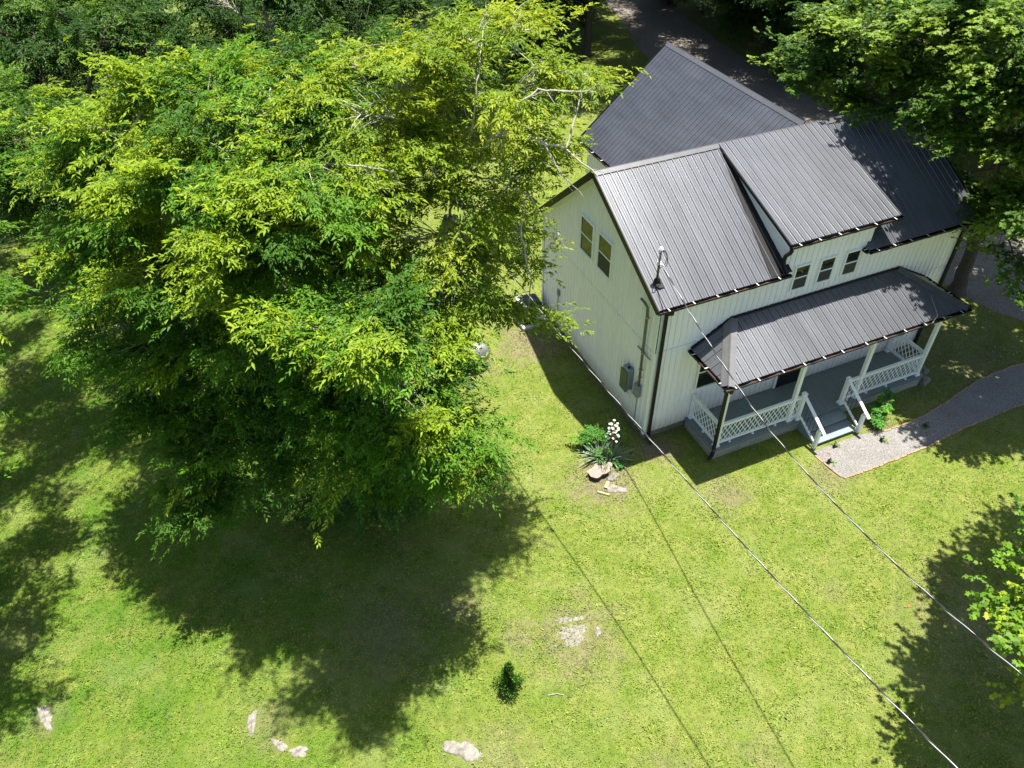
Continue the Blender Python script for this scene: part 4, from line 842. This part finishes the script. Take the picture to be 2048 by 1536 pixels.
# yucca with flower stalk, leafy shrub beside it
def yucca(base, label, seed, stalk=True):
    r = random.Random(seed); root = empty('yucca_plant', base, label, 'yucca'); b = Vector(base); mb = MB()
    for i in range(74):
        a = r.uniform(0, 6.283); e = r.uniform(.05, 1.25); ln = r.uniform(.55, .95); d = Vector((math.cos(a)*math.cos(e), math.sin(a)*math.cos(e), math.sin(e))); sd = Vector((-d.y, d.x, 0)).normalized(); p0 = b+Vector((0, 0, .03)); pts = []
        for k in range(5):
            t = k/4; p = p0+d*(ln*t)-Vector((0, 0, .22*t*t*math.cos(e)*ln)); wd = .026*(1-t)**.6+.001
            pts += [p-sd*wd, p+Vector((0, 0, -.006)), p+sd*wd]
        mb.add(pts, [(3*k+j, 3*k+j+1, 3*k+j+4, 3*k+j+3) for k in range(4) for j in (0, 1)])
    under(mb.obj('sword_leaves', MT['yucca']), root)
    if stalk:
        top = b+Vector((.06, .12, 1.5)); m2 = MB(); m2.tube([b, b+Vector((.02, .05, .7)), top], [.014, .011, .006], 6)
        fl = MB()
        for i in range(26):
            t = .55+.45*i/26; c = b.lerp(top, t); a = i*2.4; rr = .17*(1.15-t)+.09; q = c+Vector((math.cos(a)*rr, math.sin(a)*rr, .05)); m2.tube([c, q], .004, 4)
            for k in range(6):
                aa = k*math.pi/3; e = Vector((math.cos(aa), math.sin(aa), -.7)).normalized()*.05; s_ = Vector((-math.sin(aa), math.cos(aa), 0))*.018
                fl.add([q, q+e*.6+s_, q+e*1.1, q+e*.6-s_], [(0, 1, 2, 3)])
        under(m2.obj('flower_stalk', MT['stalk']), root); under(fl.obj('white_flowers', MT['flower']), root)
MT['yucca'] = pmat('yucca_leaf', (.17, .24, .14), .45, var=.35, scale=14); MT['stalk'] = pmat('flower_stalk', (.22, .17, .07), .7, var=.2)
yucca((-1.28, -.30, G), 'yucca with a tall stalk of white flowers in front of the house corner', 61)
yucca((-1.62, -.10, G), 'low yucca without flowers between the leafy shrub and the flat stump', 62, False)
shrub('leafy_shrub', [(-1.62, .25, .2, .24), (-1.35, .42, .3, .24), (-1.05, .30, .3, .2), (-1.88, .40, .1, .18), (-1.5, .02, .0, .15)], (-1.4, .25, G), 'bright green leafy shrub growing behind the yuccas by the house corner', ((.05, .16, .02), (.11, .28, .04)), (.22, .42, .07), 63, dens=60, sprays=3, nleaf=7, ll=.085, lw=.045, sl=.24, spread=.06, gap=-2)
shrub('flower_bed_sprig', [(-1.55, -.48, -.14, .16), (-1.28, -.62, -.16, .14)], (-1.45, -.5, G), 'small low green sprigs between the yucca and the stump', ((.05, .20, .02), (.10, .30, .04)), (.2, .4, .06), 64, dens=120, sprays=3, nleaf=5, ll=.05, lw=.03, sl=.1, spread=.04, gap=-2)
shrub('sapling', [(7.5, -2.36, .12, .26), (7.72, -2.25, .32, .20), (7.36, -2.5, .0, .2), (7.85, -2.1, .42, .14)], (7.5, -2.4, G), 'small bright green sapling between the porch and the gravel path', ((.05, .17, .02), (.10, .28, .04)), (.2, .4, .05), 65, dens=75, sprays=3, nleaf=7, ll=.075, lw=.04, sl=.2, spread=.05, gap=-2)
for k, (x, y, z) in enumerate(((6.9, -3.1, 'weed tuft in the gravel nearest the sapling'), (5.35, -2.7, 'weed sprig at the base of the right step post'), (8.6, -3.2, 'weed tuft in the middle of the gravel path'), (4.75, -3.15, 'weed tuft at the near end of the gravel path'))):
    shrub('path_weed', [(x, y, G+.03, .09), (x+.1, y-.05, G+.03, .07)], (x, y, G), z, ((.08, .2, .02), (.15, .3, .04)), (.2, .4, .05), 170+k, dens=160, sprays=2, nleaf=4, ll=.045, lw=.025, sl=.06, spread=.03, gap=-2)
# young cedar
def cedar(base, h, label):
    root = empty('young_cedar', base, label, 'conifer'); rs = np.random.default_rng(71); b = np.array(base); n = 2600
    t = rs.random(n)**1.3; a = rs.random(n)*6.283; R = .42*(1-t)**1.05*(.55+.45*np.sin(a*3+t*9))*np.sqrt(rs.random(n))+.015; z = .04+h*t
    B = b+np.stack([R*np.cos(a), R*np.sin(a), z], 1); D = np.stack([np.cos(a)*.7, np.sin(a)*.7, .9+0*a], 1)+rs.normal(0, .3, (n, 3)); Nn = rs.normal(0, 1, (n, 3))
    C = np.array([(.06, .15, .02)])*(.7+.6*rs.random((n, 1)))+np.array([(.14, .20, .02)])*(rs.random((n, 1)) > .7)*(rs.random((n, 1)))
    Ln = .05+.06*rs.random(n); V, F, Cc = leaves(B, D, Nn, Ln, Ln*.35, C, DIAMOND); set_mesh('crown', V, F, Cc, MT['needle'], root)
    mb = MB(); mb.tube([base, (base[0]+.01, base[1], base[2]+h*.9)], [.02, .005], 6); under(mb.obj('trunk', MT['darkbark']), root)
cedar((-7.08, -5.82, G), 1.15, 'small cone shaped cedar alone on the front lawn')

# ------------------------------------------------------------------ rocks, stump
def rock(c, size, h, label, mat, seed, name='rock_outcrop', cat='rock', rz=0, group=None, sink=.35, outline=None, holes=.0):
    r = random.Random(seed); n = 60; m = 7; vs = []; fs = []; ph = [r.uniform(0, 6.28) for _ in range(6)]
    for j in range(m):
        t = j/(m-1); 
        for i in range(n):
            a = 2*math.pi*i/n; w_ = 1+.20*math.sin(2*a+ph[0])+.14*math.sin(3*a+ph[1])+.09*math.sin(5*a+ph[2])+.06*math.sin(9*a+ph[3])+.05*math.sin(17*a+ph[5])+.04*math.sin(23*a+ph[0])
            rr = math.cos(t*math.pi/2)**.45*w_; z = math.sin(t*math.pi/2)*h*(1+.18*math.sin(3*a+ph[4]+t*3))-h*sink*0
            x = rr*size[0]*math.cos(a); y = rr*size[1]*math.sin(a); vs.append((x*math.cos(rz)-y*math.sin(rz), x*math.sin(rz)+y*math.cos(rz), z-(.03 if j == 0 else 0)))
    for j in range(m-1): fs += [(j*n+i, j*n+(i+1) % n, (j+1)*n+(i+1) % n, (j+1)*n+i) for i in range(n)]
    fs.append(tuple(range((m-1)*n, m*n))); mb = MB(); mb.add(vs, fs); o = mb.obj(name, mat, smooth=True); o.location = c
    return tag(o, label, cat, group)
RG = 'pale rock patches showing through the lawn'
ou = lambda x, y: (x, y, G-.005)
rock(ou(-17.38, -2.05), (.36, .13), .035, 'pale rock patch in the grass near the lower left corner', MT['rock'], 81, rz=-1.15, group=RG)
rock(ou(-12.92, -4.15), (.26, .12), .035, 'upper rounded rock patch of the curved pair at the lower left', MT['rock'], 82, rz=1.2, group=RG)
rock(ou(-12.42, -4.93), (.22, .10), .03, 'narrow rock sliver just below the rounded rock patch', MT['rock'], 83, rz=-.75, group=RG)
rock(ou(-12.05, -5.25), (.25, .11), .03, 'long rock patch at the tail of the curved row', MT['rock'], 84, rz=-.35, group=RG)
rock(ou(-8.62, -6.72), (.40, .22), .05, 'broad white rock patch at the bottom edge below the tree shadow', MT['rock'], 85, rz=-.75, group=RG)
rock(ou(-5.05, -5.15), (.42, .26), .012, 'low grey rock slab half grown over in the middle of the lawn', MT['rock'], 86, rz=-.2, group=RG)
rock(ou(-4.92, -4.74), (.36, .09), .012, 'narrow rock ledge above the grown over slab', MT['rock'], 87, rz=-.35, group=RG)
rock(ou(-4.42, -5.35), (.13, .08), .03, 'small stone right of the grown over slab', MT['rock'], 88, rz=1.2, group=RG)
rock(ou(-1.58, -.98), (.20, .14), .09, 'rounded field stone right of the stump', MT['rock'], 90, 'garden_stone', rz=.3)
rock(ou(-1.72, -1.42), (.30, .17), .05, 'flat grey stone in front of the stump', MT['rock'], 91, 'garden_stone', rz=-.8)
rock(ou(-4.05, 4.55), (.17, .13), .12, 'pale stone on the ground in front of the propane tank', MT['rock'], 92, 'garden_stone', rz=.2)
for k, (x, y, z, a, b_, h, rz, lb) in enumerate(((10.20, -1.45, 0, .34, .22, .14, .4, 'front stone at the foot of the pile beside the porch'), (10.45, -1.12, 0, .36, .24, .22, .9, 'broad stone in the middle of the pile beside the porch'), (10.42, -.78, .10, .30, .20, .16, .2, 'stone on top of the pile beside the porch'), (10.30, -.38, .02, .28, .2, .22, 1.2, 'rear stone of the pile nearest the house wall'), (10.05, -1.12, .06, .24, .17, .2, .1, 'stone of the pile touching the porch corner'))):
    rock((x, y, G-.02+z), (a, b_), h, lb, MT['rockdark'], 95+k, 'field_stone', 'rock', rz, 'stone pile at the right end of the porch')
def stump():
    r = random.Random(5); n = 40; top = []; bot = []; cx, cy = -1.88, -.68; mb = MB()
    root = empty('tree_stump', (cx, cy, G), 'flat weathered tree stump with a scalloped edge in front of the yucca', 'stump')
    for i in range(n):
        a = 2*math.pi*i/n; rr = .31*(1+.16*math.sin(2*a+.6)+.10*math.sin(5*a)+.05*math.sin(9*a+1))
        p = Vector((cx+math.cos(a)*rr*1.2, cy+math.sin(a)*rr*.85, G+.20+.01*math.sin(a*3))); top.append(p); bot.append(Vector((cx+(p.x-cx)*.78, cy+(p.y-cy)*.78, G-.03)))
    mb.add(top, [tuple(range(n))]); under(mb.obj('cut_face', MT['stump']), root)
    m2 = MB(); low = [p-Vector((0, 0, .001)) for p in top]; m2.add(low+bot, [(i, (i+1) % n, n+(i+1) % n, n+i) for i in range(n)]); under(m2.obj('bark_side', MT['darkbark']), root)
    m3 = MB(); m3.bar((cx-.12, cy+.02, G+.206), (cx+.05, cy+.06, G+.206), .006, .006); m3.bar((cx+.05, cy+.06, G+.206), (cx+.22, cy-.08, G+.206), .006, .006); under(m3.obj('drying_crack', MT['black']), root)
stump()
for k, (a, b_, wd, lb) in enumerate((((-2.28, -1.30, G+.03), (-2.02, -1.55, G+.03), .06, 'long split wood piece left of the flat stone'), ((-2.0, -1.28, G+.04), (-1.80, -1.10, G+.05), .10, 'broad pale wood chunk between stump and flat stone'))):
    mb = MB(); mb.bar(a, b_, wd, .05); tag(mb.obj('split_wood', MT['wood'], bevel=.01), lb, 'wood piece')
rs_ = random.Random(3)
def dryleaf(x, y, z, label):
    mb = MB(); s_ = .055
    for q in range(5):
        a = q*1.256+rs_.random(); mb.add([(x, y, z+.012), (x+math.cos(a-.35)*s_*.6, y+math.sin(a-.35)*s_*.6, z+.03), (x+math.cos(a)*s_*1.5, y+math.sin(a)*s_*1.5, z+.012), (x+math.cos(a+.35)*s_*.6, y+math.sin(a+.35)*s_*.6, z+.028)], [(0, 1, 2, 3)])
    tag(mb.obj('dry_leaf', MT['brownleaf']), label, 'dead leaf')
dryleaf(5.02, -2.86, G+.015, 'brown dead leaf on the gravel path by the steps'); dryleaf(3.3, -7.95, G+.02, 'brown dead leaf alone on the right lawn')
mb = MB(); mb.tube([(8.55, -2.0, 3.11), (8.9, -1.82, 3.18), (9.05, -1.4, 3.36), (9.12, -1.2, 3.46)], [.011, .010, .008, .004], 5); mb.tube([(8.9, -1.93, 3.17), (9.3, -2.02, 3.13)], [.007, .004], 5)
tag(mb.obj('fallen_twig', MT['palebark']), 'thin fallen twig lying on the porch roof and gutter', 'twig')
mb = MB(); mb.tube([(-6.3, -6.35, G+.02), (-6.1, -6.4, G+.035), (-5.95, -6.5, G+.02)], .012, 5); tag(mb.obj('fallen_twig', MT['bark']), 'short pale twig on the lawn right of the cedar', 'twig')

# ------------------------------------------------------------------ propane tank and heat pump
def tank():
    root = empty('propane_tank', (-3.35, 5.6, G), 'silver propane tank lying on blocks under the light open tree', 'tank'); a = Vector((-3.28, 5.15, .32)); d = Vector((-.35, .94, 0)).normalized(); R = .42; pts = []; rad = []
    for k in range(7): t = k/6*math.pi/2; pts.append(a+d*(R*.62*(1-math.sin(t)))*1.0); rad.append(R*max(.02, math.cos(math.pi/2-t)))
    pts = [a+d*(.26*(1-math.cos(k/7*math.pi/2))) for k in range(8)]; rad = [R*math.sin(max(.05, k/7*math.pi/2)) for k in range(8)]
    e = a+d*2.1; pts += [e-d*.26*(1-math.cos(k/7*math.pi/2)) for k in range(7, -1, -1)]; rad += [R*math.sin(max(.05, k/7*math.pi/2)) for k in range(7, -1, -1)]
    mb = MB(); mb.tube(pts, rad, 32); under(mb.obj('tank_shell', MT['silver'], smooth=True), root)
    for t in (.45, 1.6):
        p = a+d*t; q = Vector((-d.y, d.x, 0)); mb = MB(); mb.bar(p-q*.36+Vector((0, 0, -.47)), p+q*.36+Vector((0, 0, -.47)), .16, .3); under(mb.obj('support_block', MT['rockdark']), root)
    mb = MB(); p = a+d*1.05; mb.tube([p+Vector((0, 0, .40)), p+Vector((0, 0, .5)), p+Vector((0, 0, .56))], [.14, .14, .09], 16); under(mb.obj('valve_dome', MT['silver'], smooth=True), root)
tank()
def hvac():
    root = empty('heat_pump', (-.55, 7.1, G), 'dark outdoor unit on a white rimmed pad beside the gable wall', 'air conditioner')
    mb = MB(); x0_, x1_, y0_, y1_ = -1.18, -.10, 6.62, 7.75
    mb.box(x0_, y0_, G, x1_, y1_, G+.16); under(mb.obj('pad', MT['hvacpad'], bevel=.04), root)
    mb = MB(); mb.box(x0_+.12, y0_+.12, G+.162, x1_-.10, y1_-.1, G+.20); under(mb.obj('rubber_tray', MT['black'], bevel=.1), root)
    mb = MB(); cx, cy = -.62, 7.28; mb.box(cx-.38, cy-.36, G+.20, cx+.38, cy+.36, .58); c = mb.obj('cabinet', MT['hvacdark'], bevel=.09); under(c, root)
    mb = MB(); mb.tube([(cx, cy, .585), (cx, cy, .62)], [.33, .31], 28); f = sub(mb, 'fan_shroud', MT['hvacdark'], c)
    mb = MB()
    for k in range(24): a = k*math.pi/12; mb.bar((cx+.05*math.cos(a), cy+.05*math.sin(a), .632), (cx+.31*math.cos(a), cy+.31*math.sin(a), .632), .006, .006)
    sub(mb, 'fan_grille', MT['panelgrey'], c)
    mb = MB(); mb.tube([(cx-.36, cy+.38, .56), (cx-.44, cy+.1, .60), (cx-.42, cy-.2, .60), (cx-.30, cy-.40, .56)], [.05, .085, .085, .05], 12); under(mb.obj('white_hood', MT['trim'], smooth=True), root)
    mb = MB(); mb.tube([(cx+.36, cy-.1, G+.5), (cx+.5, cy-.15, G+.55), (-.02, cy-.15, G+.6)], .03, 8); under(mb.obj('refrigerant_line', MT['wire']), root)
hvac()

# ------------------------------------------------------------------ grass blades over the visible lawn
def grass(n):
    rs = np.random.default_rng(5); c = np.array([-10.3, -14.0]); out = []
    tot = 0; fx, fy = math.sin(YAW), math.cos(YAW); Vc = np.array([-10.305, -14.01, 17.648]); fwn = np.array(fw); rtn = np.array(rt); upn = np.array(up)
    def inpoly(p, x0_, y0_, x1_, y1_): return (p[:, 0] > x0_) & (p[:, 0] < x1_) & (p[:, 1] > y0_) & (p[:, 1] < y1_)
    pl = np.array(PL); pr = np.array(PR)
    while tot < n:
        p = np.stack([rs.uniform(-24, 22, 400000), rs.uniform(-15, 34, 400000)], 1)
        d = np.concatenate([p, np.full((len(p), 1), G)], 1)-Vc; z = d@fwn; u = 1544.7*(d@rtn)/z; v = 1544.7*(d@upn)/z
        ok = (np.abs(u) < 1090) & (np.abs(v) < 830) & (rs.random(len(p)) < np.minimum(1, (21/z)**2))
        ok &= ~inpoly(p, 0, 0, L, W) & ~inpoly(p, PX0, PY, PX1, 0) & ~inpoly(p, WX0, W, WX1, WY) & ~inpoly(p, 4.5, -2.6, 6.5, -1.4)
        ylo = np.interp(p[:, 0], pr[:, 0], pr[:, 1]); yhi = np.interp(p[:, 0], pl[:, 0], pl[:, 1]); ok &= ~((p[:, 0] > 4.55) & (p[:, 1] > ylo-.02) & (p[:, 1] < yhi+.02) & (rs.random(len(p)) > .004))
        dl = np.array(DL); dr_ = np.array(DR); o1 = np.argsort(dl[:, 1]); xl = np.interp(p[:, 1], dl[o1, 1], dl[o1, 0]); o2 = np.argsort(dr_[:, 1]); xr = np.interp(p[:, 1], dr_[o2, 1], dr_[o2, 0]); ok &= ~((p[:, 1] > -1) & (p[:, 0] > xl) & (p[:, 0] < xr))
        # thinner in the worn spots and on rock
        for (x, y, a, b_) in ((-17.38, -2.05, .3, .25), (-12.92, -4.15, .22, .12), (-12.05, -5.25, .22, .12), (-12.42, -4.93, .17, .1), (-8.62, -6.72, .3, .0), (-1.9, -.9, .4, .3), (-1.72, -1.42, .2, 0), (.2, -.3, .6, .5)):
            ok &= ~((np.hypot(p[:, 0]-x, p[:, 1]-y) < a) & (rs.random(len(p)) > b_))
        q = p[ok]; out.append(q); tot += len(q)
    p = np.concatenate(out)[:n]; tuft = np.sin(p[:, 0]*2.9+np.sin(p[:, 1]*1.7))*np.sin(p[:, 1]*3.3)
    B = np.concatenate([p, np.full((n, 1), G)+rs.random((n, 1))*.015], 1); a = rs.random(n)*6.283; e = rs.uniform(.15, 1.1, n)
    D = np.stack([np.cos(a)*np.cos(e), np.sin(a)*np.cos(e), np.sin(e)], 1); Nn = rs.normal(0, .45, (n, 3)); Nn[:, 2] += 1
    Ln = (.030+.036*rs.random(n))*(1+.25*tuft)*(1+.7*(rs.random(n) < .03)); C = (.78+.62*rs.random((n, 1)))*np.array([(1, 1, 1)])+(rs.random((n, 1)) < .08)*np.array([(.35, .2, .3)])
    V, F, Cc = leaves(B, D, Nn, Ln, Ln*.42, C, DIAMOND); o = set_mesh('grass', V, F, Cc, MT['blade']); tag(o, 'short lawn grass and clover covering the yard', 'grass', kind='stuff')
grass(420000)
